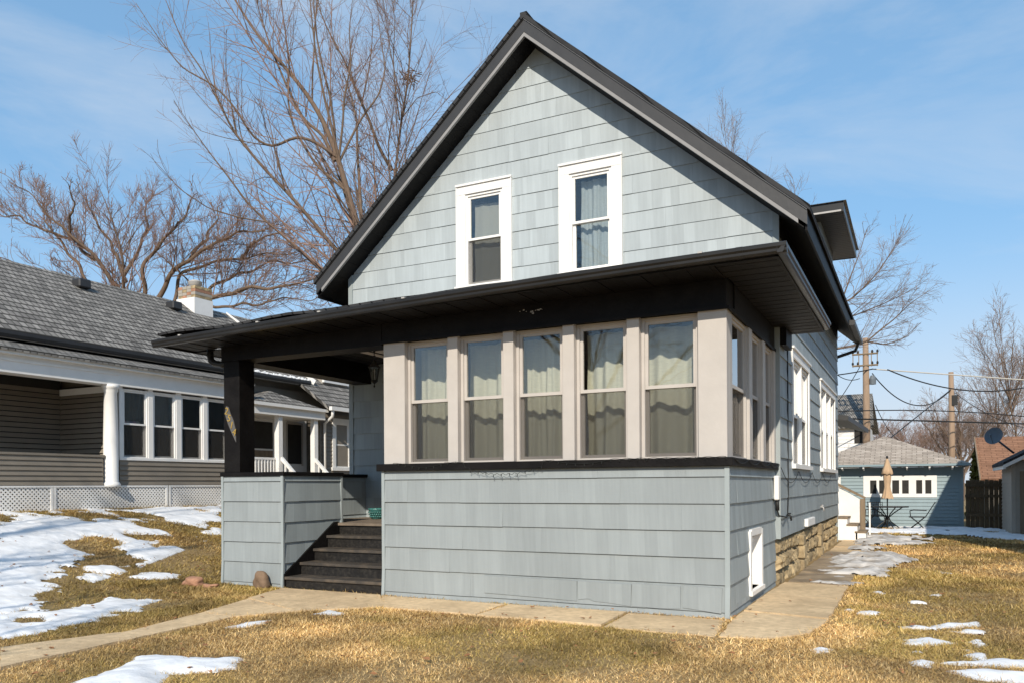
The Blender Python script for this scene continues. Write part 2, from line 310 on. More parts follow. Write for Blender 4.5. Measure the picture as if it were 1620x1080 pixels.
# ------------------------------------------------------------------ ground, walks, snow, grass
def axis(segs):
    out = []
    for a, b, s in segs: out += list(np.arange(a, b, s))
    return np.array(out+[segs[-1][1]])
def make_ground():
    xs = axis([(-700, -100, 60), (-100, -30, 7), (-30, -17, 1.), (-17, 5, .16), (5, 20, 1.), (20, 100, 8), (100, 700, 60)])
    ys = axis([(-300, -40, 40), (-40, 1, 2.), (1, 16, .16), (16, 34, .4), (34, 100, 4), (100, 1500, 100)])
    X, Y = np.meshgrid(xs, ys); Z = terrain(X, Y); Z = Z+(fbm(X*3, Y*3, 9, 3)-.5)*.02
    V = np.stack([X, Y, Z], -1).reshape(-1, 3); nx = len(xs); ny = len(ys)
    i = np.arange(nx*ny).reshape(ny, nx); F = np.stack([i[:-1, :-1], i[:-1, 1:], i[1:, 1:], i[1:, :-1]], -1).reshape(-1, 4)
    npmesh('ground', V, F, m_soil, smooth=True, kind='structure')
make_ground()
def pin(poly, X, Y):                                        # inside test + distance to the edge
    P = np.array(poly); x0, y0 = P[:, 0], P[:, 1]; x1, y1 = np.roll(x0, -1), np.roll(y0, -1)
    ins = np.zeros(X.shape, bool); d = np.full(X.shape, 1e9)
    for a, b, c, e in zip(x0, y0, x1, y1):
        if b != e: ins ^= ((b > Y) != (e > Y)) & (X < (c-a)*(Y-b)/(e-b)+a)
        L2 = (c-a)**2+(e-b)**2+1e-12; t = np.clip(((X-a)*(c-a)+(Y-b)*(e-b))/L2, 0, 1)
        d = np.minimum(d, np.hypot(X-a-t*(c-a), Y-b-t*(e-b)))
    return np.where(ins, d, -d)
WALKS = []
def slab_path(name, slabs, top=.02, wet=()):
    root = thing(name, kind='structure')
    for k, s in enumerate(slabs):
        WALKS.append(s)
        n = len(s); P = np.array(s); c = P.mean(0); Pin = c+(P-c)*.994
        # subdivide the outline a little and roughen it
        out = []
        for i in range(n):
            a = Pin[i]; b = Pin[(i+1) % n]; m = max(1, int(np.hypot(*(b-a))/.18))
            for j in range(m):
                q = a+(b-a)*j/m
                if j: q = q+rng.normal(0, .008, 2)
                out.append(q)
        h = top+rng.uniform(-.012, .012); tx, ty = rng.uniform(-.006, .006, 2)
        mb = MB(); V = []; kk = len(out)
        V = [(q[0], q[1], float(terrain(*q))*.9-.08) for q in out]+[(q[0], q[1], float(terrain(*q))*.95+h+tx*(q[0]-c[0])+ty*(q[1]-c[1])) for q in out]
        mb.add(V, [list(range(kk)), list(range(2*kk-1, kk-1, -1))]+[(i, (i+1) % kk, kk+(i+1) % kk, kk+i) for i in range(kk)])
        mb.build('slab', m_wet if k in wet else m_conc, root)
    return root
_L = [gp(*p) for p in [(-160, 1072), (0, 1028), (190, 1003), (320, 970), (392, 948), (452, 930)]]
_Rr = [gp(*p) for p in [(-160, 1120), (0, 1061), (232, 1008), (370, 977), (470, 968), (612, 960)]]
slab_path('front_walk', [[_L[i], _L[i+1], _Rr[i+1], _Rr[i]] for i in range(4)]+[[_L[4], (-8.2, 8.9), (-6.5, 8.95), _Rr[5], _Rr[4]]]
          + [[(-6.45, 8.9), (-4.55, 8.88), (-4.5, 8.02), (-5.8, 8.05)], [(-4.5, 8.88), (-3.0, 8.88), (-2.95, 7.93), (-4.48, 8.0)], [(-2.97, 8.88), (-1.86, 8.88), (-1.75, 7.85), (-2.92, 7.92)]])
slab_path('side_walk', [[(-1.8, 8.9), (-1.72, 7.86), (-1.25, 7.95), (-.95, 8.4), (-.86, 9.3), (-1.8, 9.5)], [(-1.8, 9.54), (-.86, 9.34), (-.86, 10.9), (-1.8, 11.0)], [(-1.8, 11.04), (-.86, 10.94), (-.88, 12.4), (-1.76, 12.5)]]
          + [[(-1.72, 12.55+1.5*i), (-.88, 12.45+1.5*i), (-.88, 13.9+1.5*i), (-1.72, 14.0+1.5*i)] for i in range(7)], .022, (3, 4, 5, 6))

SNOW = []
def snow_patch(poly, label, mt=None, amp=.12, h=.05, cell=.045, nscale=2.2, seed=0, group='patches of old snow on the lawn', hole=0., base=.0, rough=.035, fringe=.2):
    P = np.array(poly); lo = P.min(0)-.25; hi = P.max(0)+.25
    xs = np.arange(lo[0], hi[0], cell); ys = np.arange(lo[1], hi[1], cell); X, Y = np.meshgrid(xs, ys)
    d = pin(poly, X, Y)+(fbm(X*nscale, Y*nscale, seed, 5)-.5)*2*amp+(fbm(X*7, Y*7, seed+3, 4)-.5)*fringe*np.clip(amp/.06, .3, 1.3)
    if hole: d = np.minimum(d, (fbm(X*.9+5, Y*1.6, seed+40, 5)-hole)*1.6)
    SNOW.append((lo[0], lo[1], cell, d))
    f = np.where(d > 0, h*(1-np.exp(-np.maximum(d, 0)/.1)), d*.3)
    Z = terrain(X, Y)+base+.004+f*(.75+.5*fbm(X*3, Y*3, seed+9, 3))+(fbm(X*5, Y*5, seed+5, 4)-.5)*rough*np.clip(d/.1, 0, 1)
    keep = d > -.05; i = np.arange(X.size).reshape(X.shape)
    q = keep[:-1, :-1] & keep[:-1, 1:] & keep[1:, 1:] & keep[1:, :-1]
    F = np.stack([i[:-1, :-1], i[:-1, 1:], i[1:, 1:], i[1:, :-1]], -1)[q]
    if not len(F): return
    V = np.stack([X, Y, Z], -1).reshape(-1, 3); us = np.unique(F); mp = np.full(X.size, -1); mp[us] = np.arange(len(us))
    npmesh('snow_patch', V[us], mp[F], mt or m_snow, smooth=True, label=label, cat='snow', group=group)
def px(*pts): return [gp(*p) for p in pts]
snow_patch(px((-80, 806), (180, 806), (352, 799), (352, 822), (300, 846), (240, 862), (190, 868), (130, 890), (95, 915), (60, 945), (60, 965), (0, 975), (-80, 985)), 'large old snow field on the slope below the white lattice', amp=.35, h=.03, seed=11, hole=.40, cell=.04, fringe=.3, rough=.03)
snow_patch(px((-60, 975), (60, 968), (130, 960), (175, 946), (248, 950), (225, 965), (180, 968), (150, 985), (90, 995), (40, 1006), (-60, 1020)), 'long ragged snow strip beside the front walk at the far left', amp=.13, h=.04, seed=21, cell=.035, fringe=.26, hole=.28)
snow_patch(px((205, 913), (240, 904), (285, 908), (283, 916), (240, 918)), 'small snow patch next to the pinkish bricks by the porch pier', amp=.05, seed=31, h=.035)
snow_patch(px((120, 1080), (200, 1052), (208, 1038), (300, 1040), (382, 1042), (372, 1056), (330, 1064), (260, 1066), (250, 1090), (120, 1100)), 'white snow patch in the bottom left foreground grass', amp=.05, seed=41, h=.05, cell=.03)
snow_patch(px((492, 972), (520, 964), (546, 970), (530, 975)), 'tiny snow mound on grass in front of the porch steps', amp=.02, seed=51, h=.035, cell=.03)
snow_patch(px((356, 992), (390, 984), (430, 980), (420, 986), (380, 993)), 'thin sliver of snow along the edge of the front walk', amp=.02, seed=61, h=.025, cell=.03)
snow_patch(px((1428, 1012), (1470, 1008), (1512, 1018), (1480, 1021), (1440, 1021)), 'flat snow patch on the right lawn, left of the longest strips', amp=.035, seed=71, h=.03, cell=.03)
snow_patch(px((1456, 998), (1490, 986), (1545, 984), (1545, 990), (1490, 993)), 'farthest snow strip on the right foreground lawn', amp=.035, seed=81, h=.03, cell=.03)
snow_patch(px((1488, 1050), (1540, 1046), (1580, 1042), (1640, 1046), (1640, 1056), (1560, 1054)), 'upper of two long snow strips at the right edge', amp=.03, seed=91, h=.035, cell=.03)
snow_patch(px((1492, 1060), (1560, 1060), (1640, 1068), (1640, 1085), (1545, 1074)), 'lower of two long snow strips at the bottom right corner', amp=.03, seed=101, h=.04, cell=.03)
snow_patch(px((1436, 1048), (1455, 1042), (1478, 1048), (1470, 1056), (1445, 1054)), 'small rounded snow lump beside the long right strips', amp=.02, seed=111, h=.04, cell=.025)
snow_patch(px((1280, 1028), (1296, 1024), (1314, 1027), (1310, 1033), (1290, 1033)), 'tiny snow lump alone in the right foreground grass', amp=.015, seed=121, h=.03, cell=.025)
snow_patch([(-1.45, 12.75), (-1.0, 12.55), (-.5, 13.4), (-.4, 15.5), (-.1, 17.2), (-.5, 18.5), (-1.0, 18.2), (-1.45, 17.5), (-1.35, 15.5)], 'dirty slush heap covering the walk beside the stone foundation', m_slush, .2, .05, .04, 2.5, 131, base=.02, rough=.12, hole=.33)
snow_patch([(-1.5, 19.2), (-.9, 18.9), (-.5, 20.2), (.4, 22.5), (.3, 24.5), (-.8, 25.0), (-1.4, 24.0), (-1.3, 21.5)], 'slush along the walk near the white back stairs', m_slush, .3, .05, .06, 1.6, 141, base=.02, rough=.12, hole=.38)
snow_patch([(-2.2, 26.2), (-.4, 26.0), (1.2, 25.2), (2.4, 23.8), (3.4, 23.2), (3.6, 27), (2.2, 29.2), (1.2, 29.7), (-2.2, 29.7)], 'broad snow patch in front of the blue garage', m_snow, .5, .06, .08, 1.0, 151, rough=.1, hole=.33)

def crumbs(poly, label, thr, seed):
    P = np.array(poly); lo = P.min(0); hi = P.max(0); c = .03
    X, Y = np.meshgrid(np.arange(lo[0], hi[0], c), np.arange(lo[1], hi[1], c))
    d = np.minimum(pin(poly, X, Y), (fbm(X*2.0, Y*2.6, seed, 5)-thr)*.8); SNOW.append((lo[0], lo[1], c, d))
    Z = terrain(X, Y)+.004+np.where(d > 0, .03*(1-np.exp(-np.maximum(d, 0)/.05)), d*.3)+(fbm(X*6, Y*6, seed+5, 3)-.5)*.02*np.clip(d/.05, 0, 1)
    keep = d > -.03; i = np.arange(X.size).reshape(X.shape); q = keep[:-1, :-1] & keep[:-1, 1:] & keep[1:, 1:] & keep[1:, :-1]
    F = np.stack([i[:-1, :-1], i[:-1, 1:], i[1:, 1:], i[1:, :-1]], -1)[q]; V = np.stack([X, Y, Z], -1).reshape(-1, 3); us = np.unique(F); mp = np.full(X.size, -1); mp[us] = np.arange(len(us))
    npmesh('snow_crumbs', V[us], mp[F], m_snow, smooth=True, label=label, cat='snow', kind='stuff')
crumbs(px((40, 905), (130, 880), (230, 850), (350, 825), (352, 845), (290, 870), (200, 905), (100, 935), (50, 950)), 'scattered melting snow crumbs on the left lawn slope', .57, 201)
crumbs(px((1390, 930), (1500, 900), (1560, 960), (1560, 1060), (1400, 1060), (1250, 1040), (1280, 1000)), 'scattered tiny snow crumbs on the right lawn', .7, 211)
def walkdist(X, Y):
    d = np.full(X.shape, -1e9)
    for s in WALKS: d = np.maximum(d, pin(s, X, Y))
    return d
def make_grass():
    Ps = []
    for (x0, x1, y0, y1, dens) in ((-8.2, 4.0, 3.2, 9.1, 11000), (-16, -8.2, 4.0, 14.5, 3000), (-1.0, 4.4, 9.1, 15, 5000), (-1.0, 4.0, 15, 29, 1700), (-10.2, -8.2, 7.6, 9.0, 4000)):
        n = int((x1-x0)*(y1-y0)*dens); Ps.append(rng.uniform((x0, y0), (x1, y1), (n, 2)))
    P = np.concatenate(Ps); X, Y = P[:, 0], P[:, 1]
    fwd = X*CF[0]+Y*CF[1]; sx = 810+FPX*(X*CR[0]+Y*CR[1])/np.maximum(fwd, .1)
    sy = CYP+FPX*(CZ-.0)/np.maximum(fwd, .1)
    k = (fwd > 2) & (sx > -250) & (sx < 1950) & (sy < 1180)
    k &= ~((X > -9.42) & (X < -1.84) & (Y > 8.98)) & ~((X < -1.75) & (X > -15.3) & (Y > 12) & (X > -9.6)) & (walkdist(X, Y) < rng.normal(-.008, .038, X.shape)) & (X > -15.3)
    for lx, ly, c, d in SNOW:
        ix = ((X-lx)/c).astype(int); iy = ((Y-ly)/c).astype(int); ok = (ix >= 0) & (iy >= 0) & (ix < d.shape[1]) & (iy < d.shape[0])
        dv = np.full(X.shape, -1.); dv[ok] = d[iy[ok], ix[ok]]; k &= ~(dv > rng.exponential(.03, X.shape))
    # thin patches
    dn = fbm(X*1.3, Y*1.3, 77, 4); k &= rng.uniform(0, 1, X.shape) < np.clip((dn-.2)*3.6, .35, 1)
    X, Y, fwd, dn = X[k], Y[k], fwd[k], dn[k]; n = len(X)
    L = rng.gamma(4, .0100, n)*(.6+.8*fbm(X*2.1, Y*2.1, 5, 3))*np.clip(fwd/9, .85, 1.5); L = np.clip(L, .015, .1)
    a = rng.uniform(0, 2*np.pi, n)+2.2*fbm(X*1.1, Y*1.1, 15, 3); lean = rng.uniform(.8, 1.55, n)
    wd = rng.uniform(.0016, .0034, n)*np.clip(fwd/7, .9, 2.6)
    Z = terrain(X, Y)+(fbm(X*3, Y*3, 9, 3)-.5)*.02-.002+rng.uniform(0, .012, n)
    dx, dy = np.cos(a), np.sin(a); px_, py_ = -dy*wd, dx*wd
    tx = L*np.sin(lean); tz = np.maximum(L*np.cos(lean), .004)
    V = np.stack([np.stack([X-px_, Y-py_, Z], -1), np.stack([X+px_, Y+py_, Z], -1), np.stack([X+dx*tx, Y+dy*tx, Z+tz], -1)], 1)
    F = np.arange(n*3).reshape(-1, 3)
    g = np.clip((fbm(X*.75, Y*.75, 31, 5)-.42)*6, 0, 1)*rng.uniform(.2, 1, n)          # living green share
    s = rng.uniform(.62, 1.3, n)*(.2+1.6*fbm(X*1.4, Y*1.4, 63, 5))
    straw = np.array([.46, .31, .125]); tan = np.array([.60, .44, .23]); ol = np.array([.20, .155, .04]); br = np.array([.24, .14, .06])
    q = rng.uniform(0, 1, n); c = np.where((q < .45)[:, None], straw, np.where((q < .72)[:, None], tan, br)); c = c*(1-g[:, None])+ol*g[:, None]
    left = np.clip((-7-X)/2, 0, 1)[:, None]*.45; c = c*(1-left)+np.array([.20, .15, .05])*left
    c = c*s[:, None]*np.array([1.52, 1.46, 1.36]); C = np.concatenate([c, np.ones((n, 1))], 1); C = np.repeat(C, 3, 0)
    npmesh('grass', V.reshape(-1, 3), F, m_grass, attr=C, label='dormant straw and olive lawn grass around the house', cat='grass', kind='stuff')
make_grass()
def leaves():
    mb = MB()
    for i in range(420):
        p = gp(random.uniform(0, 1620), random.uniform(880, 1075) if i % 3 else random.uniform(845, 900))
        if -9.5 < p[0] < -1.8 and p[1] > 8.95: continue
        s = random.uniform(.014, .04); a = random.uniform(0, 6.28); z = float(terrain(*p))+.035
        q = [(s*math.cos(a+k*1.257)*(1 if k % 2 else .6), s*math.sin(a+k*1.257)*.7, random.uniform(0, .02)) for k in range(5)]
        mb.add([(p[0]+u, p[1]+v, z+h_) for u, v, h_ in q], [(0, 1, 2, 3, 4)])
    mb.build('fallen_leaves', m_leaf, label='scattered brown fallen leaves on the lawn', cat='leaves', kind='stuff')
leaves()

# ------------------------------------------------------------------ wall covering helpers
def cut(rects, holes):
    for h in holes:
        out = []
        for (a, b, c, d) in rects:
            if h[1] <= a or h[0] >= b or h[3] <= c or h[2] >= d: out.append((a, b, c, d)); continue
            if h[2] > c: out.append((a, b, c, h[2]))
            if h[3] < d: out.append((a, b, h[3], d))
            z0, z1 = max(c, h[2]), min(d, h[3])
            if h[0] > a: out.append((a, h[0], z0, z1))
            if h[1] < b: out.append((h[1], b, z0, z1))
        rects = out
    return [r for r in rects if r[1]-r[0] > .004 and r[3]-r[2] > .004]
def clipp(poly, planes):
    for a, b, c in planes:
        out = []; n = len(poly)
        for i in range(n):
            p, q = poly[i], poly[(i+1) % n]; dp = a*p[0]+b*p[1]-c; dq = a*q[0]+b*q[1]-c
            if dp <= 0: out.append(p)
            if (dp < 0 < dq) or (dq < 0 < dp):
                t = dp/(dp-dq); out.append((p[0]+t*(q[0]-p[0]), p[1]+t*(q[1]-p[1])))
        poly = out
        if len(poly) < 3: return []
    return poly
def rect(a, b, c, d): return [(a, c), (b, c), (b, d), (a, d)]
def backing(T, u0, u1, z0, z1, holes, planes, thick=.15, name='wall', mt=None, parent=None):
    mb = MB(T)
    for r in cut([(u0, u1, z0, z1)], holes):
        p = clipp(rect(*r), planes)
        if len(p) > 2: mb.prism(p, -thick, 0)
    return mb.build(name, mt or m_sheath, parent)
def courses(parent, T, u0, u1, z0, z1, wid, holes=(), planes=(), mt=None, exp=.3, phase=1.567, proud=.02, name='siding_shingle', jit=.25, skew=0.):
    k0 = math.floor((z0-phase)/exp); k1 = math.ceil((z1-phase)/exp)
    for k in range(k0, k1):
        za, zb = max(z0, phase+k*exp), min(z1, phase+(k+1)*exp)
        if zb-za < .01: continue
        us = [u0]; u = u0+wid*(.35 if k % 2 else .8)*random.uniform(1-jit, 1+jit)
        while u < u1-.2*wid: us.append(u); u += wid*random.uniform(1-jit, 1+jit)
        us.append(u1); zj = random.uniform(-.002, .002)
        for a, b in zip(us[:-1], us[1:]):
            f = lambda u, z, za=za, zb=zb, pj=random.uniform(-.002, .003): .004+(proud+pj)*max(0., (zb-z)/(zb-za+1e-9))
            dz = random.uniform(-.0025, .0025)
            for r in cut([(a+.0006, b-.0006, za+.004+dz if za > z0 else za, zb+.006)], holes):
                p = clipp(rect(*r), planes)
                if len(p) > 2: MB(T).prism(p, 0.0005, f).build(name, mt or m_shake, parent)
def laps(parent, T, u0, u1, z0, z1, exp, mt, holes=(), planes=(), proud=.024, name='siding_board', gap=.003):
    n = max(1, round((z1-z0)/exp)); e = (z1-z0)/n
    for k in range(n):
        za, zb = z0+k*e, z0+(k+1)*e
        f = lambda u, z: .002+proud*max(0., (zb-z)/e)
        for r in cut([(u0, u1, za+gap, zb+.002)], holes):
            p = clipp(rect(*r), planes)
            if len(p) > 2: MB(T).prism(p, -.004, f).build(name, mt, parent)
def dh_window(parent, T, u0, u1, z0, z1, rail, n=0., fw=.07, mt=None, screen=True, room=.6, label=None, casing=None):
    """double-hung window filling the opening u0..u1, z0..z1; n = outer face of the frame"""
    mt = mt or m_trim; mb = MB(T)
    if casing:
        cw, ch, cp = casing
        mb.box(u0-cw, u0, n-.02, n+cp, z0, z1).box(u1, u1+cw, n-.02, n+cp, z0, z1).box(u0-cw, u1+cw, n-.02, n+cp+.004, z1, z1+ch)
        mb.box(u0-cw-.025, u1+cw+.025, n-.02, n+cp+.03, z1+ch, z1+ch+.035).box(u0-cw-.02, u0-cw, n-.02, n+cp+.016, z0, z1+ch).box(u1+cw, u1+cw+.02, n-.02, n+cp+.016, z0, z1+ch)
        mb.box(u0-cw-.04, u1+cw+.04, n-.02, n+cp+.045, z0-.06, z0)
    o = fw*.5                                                # outer frame
    mb.box(u0, u0+o, n-.13, n, z0, z1).box(u1-o, u1, n-.13, n, z0, z1).box(u0+o, u1-o, n-.13, n-.001, z1-o, z1).box(u0+o, u1-o, n-.13, n-.001, z0, z0+o*.6)
    fr = mb.build('window', mt, parent, label=label)
    a, b = u0+o, u1-o; s = fw-o
    up = MB(T); na, nb = n-.055, n-.022
    up.box(a, a+s, na, nb, rail-.02, z1-o).box(b-s, b, na, nb, rail-.02, z1-o).box(a+s, b-s, na, nb-.002, z1-o-s, z1-o).box(a+s, b-s, na, nb+.003, rail-.02, rail+.02)
    lo = MB(T); la, lb = n-.095, n-.06
    lo.box(a, a+s, la, lb, z0+o*.6, rail+.015).box(b-s, b, la, lb, z0+o*.6, rail+.015).box(a+s, b-s, la, lb-.002, z0+o*.6, z0+o*.6+s*1.1).box(a+s, b-s, la, lb-.002, rail-.02, rail+.012)
    up.build('upper_sash', mt, fr); lo.build('lower_sash', mt, fr)
    MB(T).box(a+s-.004, b-s+.004, na+.012, na+.017, rail, z1-o-s+.004).build('pane', m_glass, fr)
    MB(T).box(a+s-.004, b-s+.004, la+.012, la+.017, z0+o*.6+s, rail-.01).build('pane', m_glass, fr)
    if screen:
        MB(T).box(a+.006, b-.006, n-.034, n-.032, z0+o*.6+.004, rail-.022).build('insect_screen', m_screen, fr)
    return fr
def curtain(T, u0, u1, z0, z1, n, amp, waves, mt, label, group='curtains inside the windows of the blue house', phase=0., swag=.0, cat='curtain'):
    nu = 60; nz = 14; V = []; ph = phase
    for j in range(nz+1):
        z = z1+(z0-z1)*j/nz; k = .75+.35*j/nz
        for i in range(nu+1):
            t = i/nu; u = u0+(u1-u0)*t
            w_ = math.sin(2*math.pi*waves*t+ph)+.5*math.sin(2*math.pi*waves*3.1*t+1.3+ph*2+.3*j/nz)
            V.append(T(u+.006*math.sin(j*.7+i*.3), n+amp*k*w_*.8, z-(swag*(.5+.5*math.sin(2*math.pi*waves*t+ph)) if j == 0 else 0)))
    F = [(j*(nu+1)+i, j*(nu+1)+i+1, (j+1)*(nu+1)+i+1, (j+1)*(nu+1)+i) for j in range(nz) for i in range(nu)]
    return npmesh('curtain', V, F, mt, smooth=True, label=label, cat=cat, group=group)

# ------------------------------------------------------------------ the blue house
YF, XL, XR, XS = 8.983, -9.42, -1.86, -6.45
YM, YB, XML, XMR = 12.25, 22.1, -9.54, -1.80
FRONT, SIDE, MAIN, MSIDE = T_front(YF), T_right(XR), T_front(YM), T_right(XMR)
house = thing('house', 'two-storey blue shingled house with black trim and enclosed front porch', 'house', (-5.6, 15, 0))
# sunroom lower walls
wl = backing(FRONT, XS+.01, XR-.005, 0, 1.66, [], [], parent=house)
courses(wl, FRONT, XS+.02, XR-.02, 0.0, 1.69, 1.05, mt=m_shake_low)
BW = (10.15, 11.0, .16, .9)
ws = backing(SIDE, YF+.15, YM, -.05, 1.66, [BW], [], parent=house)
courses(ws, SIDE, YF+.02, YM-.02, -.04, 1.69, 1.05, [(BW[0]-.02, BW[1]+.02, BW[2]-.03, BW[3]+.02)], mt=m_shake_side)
backing(T_left(XS), YF+.155, YM, 0, 3.7, [], [], parent=house)
def strip(T, u0, u1, z0, z1, n0=0., n1=.028, flare=.0, mt=m_bluetrim):
    mb = MB(T); zz = z0+.35
    if flare:
        mb.prism([(u0, zz), (u1, zz), (u1, z1), (u0, z1)], n0, n1)
        mb.add([(u0, n0, z0), (u1, n0, z0), (u0, n1+flare, z0), (u1, n1+flare, z0), (u0, n0, zz), (u1, n0, zz), (u0, n1, zz), (u1, n1, zz)], [(0, 1, 3, 2), (4, 6, 7, 5), (0, 4, 5, 1), (2, 3, 7, 6), (0, 2, 6, 4), (1, 5, 7, 3)])
    else: mb.box(u0, u1, n0, n1, z0, z1)
    return mb.build('corner_trim', mt, house)
strip(FRONT, XR-.028, XR+.026, .0, 1.685, 0, .026, .03); strip(FRONT, XS-.026, XS+.02, 0, 1.685, 0, .026, .02)
strip(MAIN, XMR-.06, XMR+.03, .68, 5.5, 0, .03); strip(MAIN, XML-.03, XML+.06, .68, 5.5, 0, .03)
# broken shingle flap at the corner
for poly in ([(-2.36, .1), (-1.93, .06), (-1.92, .34), (-2.35, .35)], [(-3.62, .12), (-3.5, .135), (-3.42, .11), (-3.2, .10), (-2.97, .075), (-2.96, .33), (-3.63, .34)], [(-2.95, .08), (-2.62, .075), (-2.385, .085), (-2.385, .34), (-2.95, .34)],
             [(-4.9, .13), (-4.2, .115), (-3.64, .10), (-3.64, .34), (-4.9, .345)]):
    MB(FRONT).prism(poly, .012, lambda u, z: .026+.022*(.35-z)).build('siding_shingle', m_shake_low, wl)
# basement window in the porch side
mb = MB(SIDE)
a, b, c, d = BW
mb.box(a-.02, a+.07, -.12, .04, c, d).box(b-.07, b+.02, -.12, .04, c, d).box(a+.07, b-.07, -.12, .038, d-.06, d+.02).box(a-.04, b+.04, -.14, .06, c-.05, c)
bwn = mb.build('basement_window', m_white, house); MB(SIDE).box(a+.07, b-.07, -.12, -.1, c, d-.06).build('panel', m_white, bwn); MB(SIDE).box(a+.07, b-.07, -.1, -.06, d-.17, d-.11).build('rail', m_white, bwn)
# sill band
mb = MB(FRONT).box(XS-.08, XR+.07, -.12, .07, 1.687, 1.782)
mb.build('sill_band', m_black, house, bevel=.004)
MB(SIDE).box(YF+.121, YM+.04, -.12, .068, 1.687, 1.78).build('sill_band', m_black, house, bevel=.004)
# sunroom pilasters and windows
PIL = [(XS, -6.11), (-5.44, -5.29), (-4.63, -4.485), (-3.82, -3.67), (-3.01, -2.86), (-2.18, XR)]
for a, b in PIL: MB(FRONT).box(a, b, -.14, 0, 1.782, 3.42).build('pilaster', m_trim, house, bevel=.005)
SP = [(YF+.141, 9.27), (10.17, 10.37), (11.15, 11.35), (12.08, YM-.002)]
for a, b in SP: MB(SIDE).box(a, b, -.14, .03 if a > 9.2 else -.001, 1.782, 3.4195 if a > 9.2 else 3.42).build('pilaster', m_trim, house, bevel=.005)
HEAD = 3.41
for i in range(5):
    a, b = PIL[i][1], PIL[i+1][0]
    dh_window(house, FRONT, a+.002, b-.002, 1.783, HEAD, 2.612, -.085, .075)
for i in range(3):
    a, b = SP[i][1], SP[i+1][0]
    dh_window(house, SIDE, a+.002, b-.002, 1.783, HEAD, 2.612, -.006, .075)
ordn = ['leftmost', 'second', 'middle', 'fourth', 'rightmost']
cur = [(-6.14, -5.6, 1.3), (-5.37, -4.8, 1.1), (-4.72, -4.0, 2.4), (-3.7, -3.1, 1.2), (-3.0, -2.2, 1.35)]
for i, (a, b, wv) in enumerate(cur):
    curtain(FRONT, a, b, 1.8, 3.36, -.47-.03*(i % 2), (.05, .062, .045, .07, .06)[i], wv, m_cream, '%s cream curtain behind the five front porch windows' % ordn[i], phase=i*1.3)
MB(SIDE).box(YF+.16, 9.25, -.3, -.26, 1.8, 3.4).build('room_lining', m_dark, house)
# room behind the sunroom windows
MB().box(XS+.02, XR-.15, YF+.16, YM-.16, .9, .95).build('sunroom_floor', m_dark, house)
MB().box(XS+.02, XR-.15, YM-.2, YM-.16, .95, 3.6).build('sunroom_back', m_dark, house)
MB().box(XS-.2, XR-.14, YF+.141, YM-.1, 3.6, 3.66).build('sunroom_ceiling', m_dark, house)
# frieze + beams
def sag(x): return -.2*(max(0., -1.15-x)/8.95)**1.5
xs_f = list(np.linspace(XL, XR, 16))
mb = MB(FRONT).extrude([(-.36, 3.42), (0.02, 3.42), (.02, 3.76), (-.36, 3.76)], [XS-.01]+[x for x in xs_f if x > XS+.05], lambda u: 0)
mb.extrude([(-.30, 3.385), (0.03, 3.385), (.03, 3.76), (-.30, 3.76)], [x for x in xs_f if x < XS-.05]+[XS-.012], lambda u: 0)
mb.build('frieze_board', m_black, house)
MB(SIDE).box(YF+.362, YM-.002, -.2, .018, 3.421, 3.76).build('frieze_board', m_black, house)
MB(SIDE).box(YF+.0, YM, .018, .04, 3.40, 3.44).build('frieze_trim', m_black, house); MB(FRONT).box(XS-.02, XR+.04, .02, .042, 3.40, 3.435).build('frieze_trim', m_black, house)
MB().box(XL, -9.06, YF+.305, YM-.002, 3.38, 3.75).build('porch_beam', m_black, house)
# porch floor, ceiling, back wall
MB().box(XL+.02, XS-.005, 10.215, YM-.002, .74, .868).build('porch_subfloor', m_riser, house)
pf = MB()
for k in range(14):
    y = 10.17+k*.147
    MB().box(-9.18 if y > 10.33 else -8.22, XS-.006, y, min(y+.144, YM-.003), .87, .91).build('floor_board', m_floor, house)
for k in range(16):
    x = -9.05+k*.163
    MB().box(x, x+.158, YF+.31, YM-.003, 3.74+.004*(k % 2), 3.78).build('ceiling_board', m_ceil, house)
wb = backing(MAIN, XML, XS+.02, .7, 3.9, [], [], parent=house, mt=m_sheath)
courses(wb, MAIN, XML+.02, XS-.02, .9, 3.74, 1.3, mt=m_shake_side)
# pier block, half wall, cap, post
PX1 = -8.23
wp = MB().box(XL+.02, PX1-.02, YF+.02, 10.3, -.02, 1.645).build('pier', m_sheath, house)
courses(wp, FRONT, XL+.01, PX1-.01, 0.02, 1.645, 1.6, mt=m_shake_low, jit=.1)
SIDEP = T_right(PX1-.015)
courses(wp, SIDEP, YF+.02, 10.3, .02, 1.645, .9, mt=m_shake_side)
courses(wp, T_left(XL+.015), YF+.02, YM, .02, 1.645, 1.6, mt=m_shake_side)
for T, u0, u1 in ((FRONT, XL-.02, XL+.02), (FRONT, PX1-.03, PX1+.012)): strip(T, u0, u1, 0, 1.646, 0, .03, .02)
strip(SIDEP, 10.28, 10.32, .85, 1.646, 0, .03)
wh = MB().box(XL+.02, -9.215, 10.3, YM-.002, -.02, 1.645).build('half_wall', m_sheath, house)
courses(wh, T_right(-9.215), 10.33, YM-.01, .91, 1.645, 1.5, mt=m_shake_side)
MB().box(XL-.035, PX1+.03, YF-.04, 10.33, 1.647, 1.705).box(XL-.035, -9.16, 10.331, YM-.003, 1.647, 1.704).build('cap_board', m_black, house, bevel=.005)
MB().box(-9.406, -9.09, YF, 9.3, 1.705, 3.385).build('porch_post', m_black, house, bevel=.006)
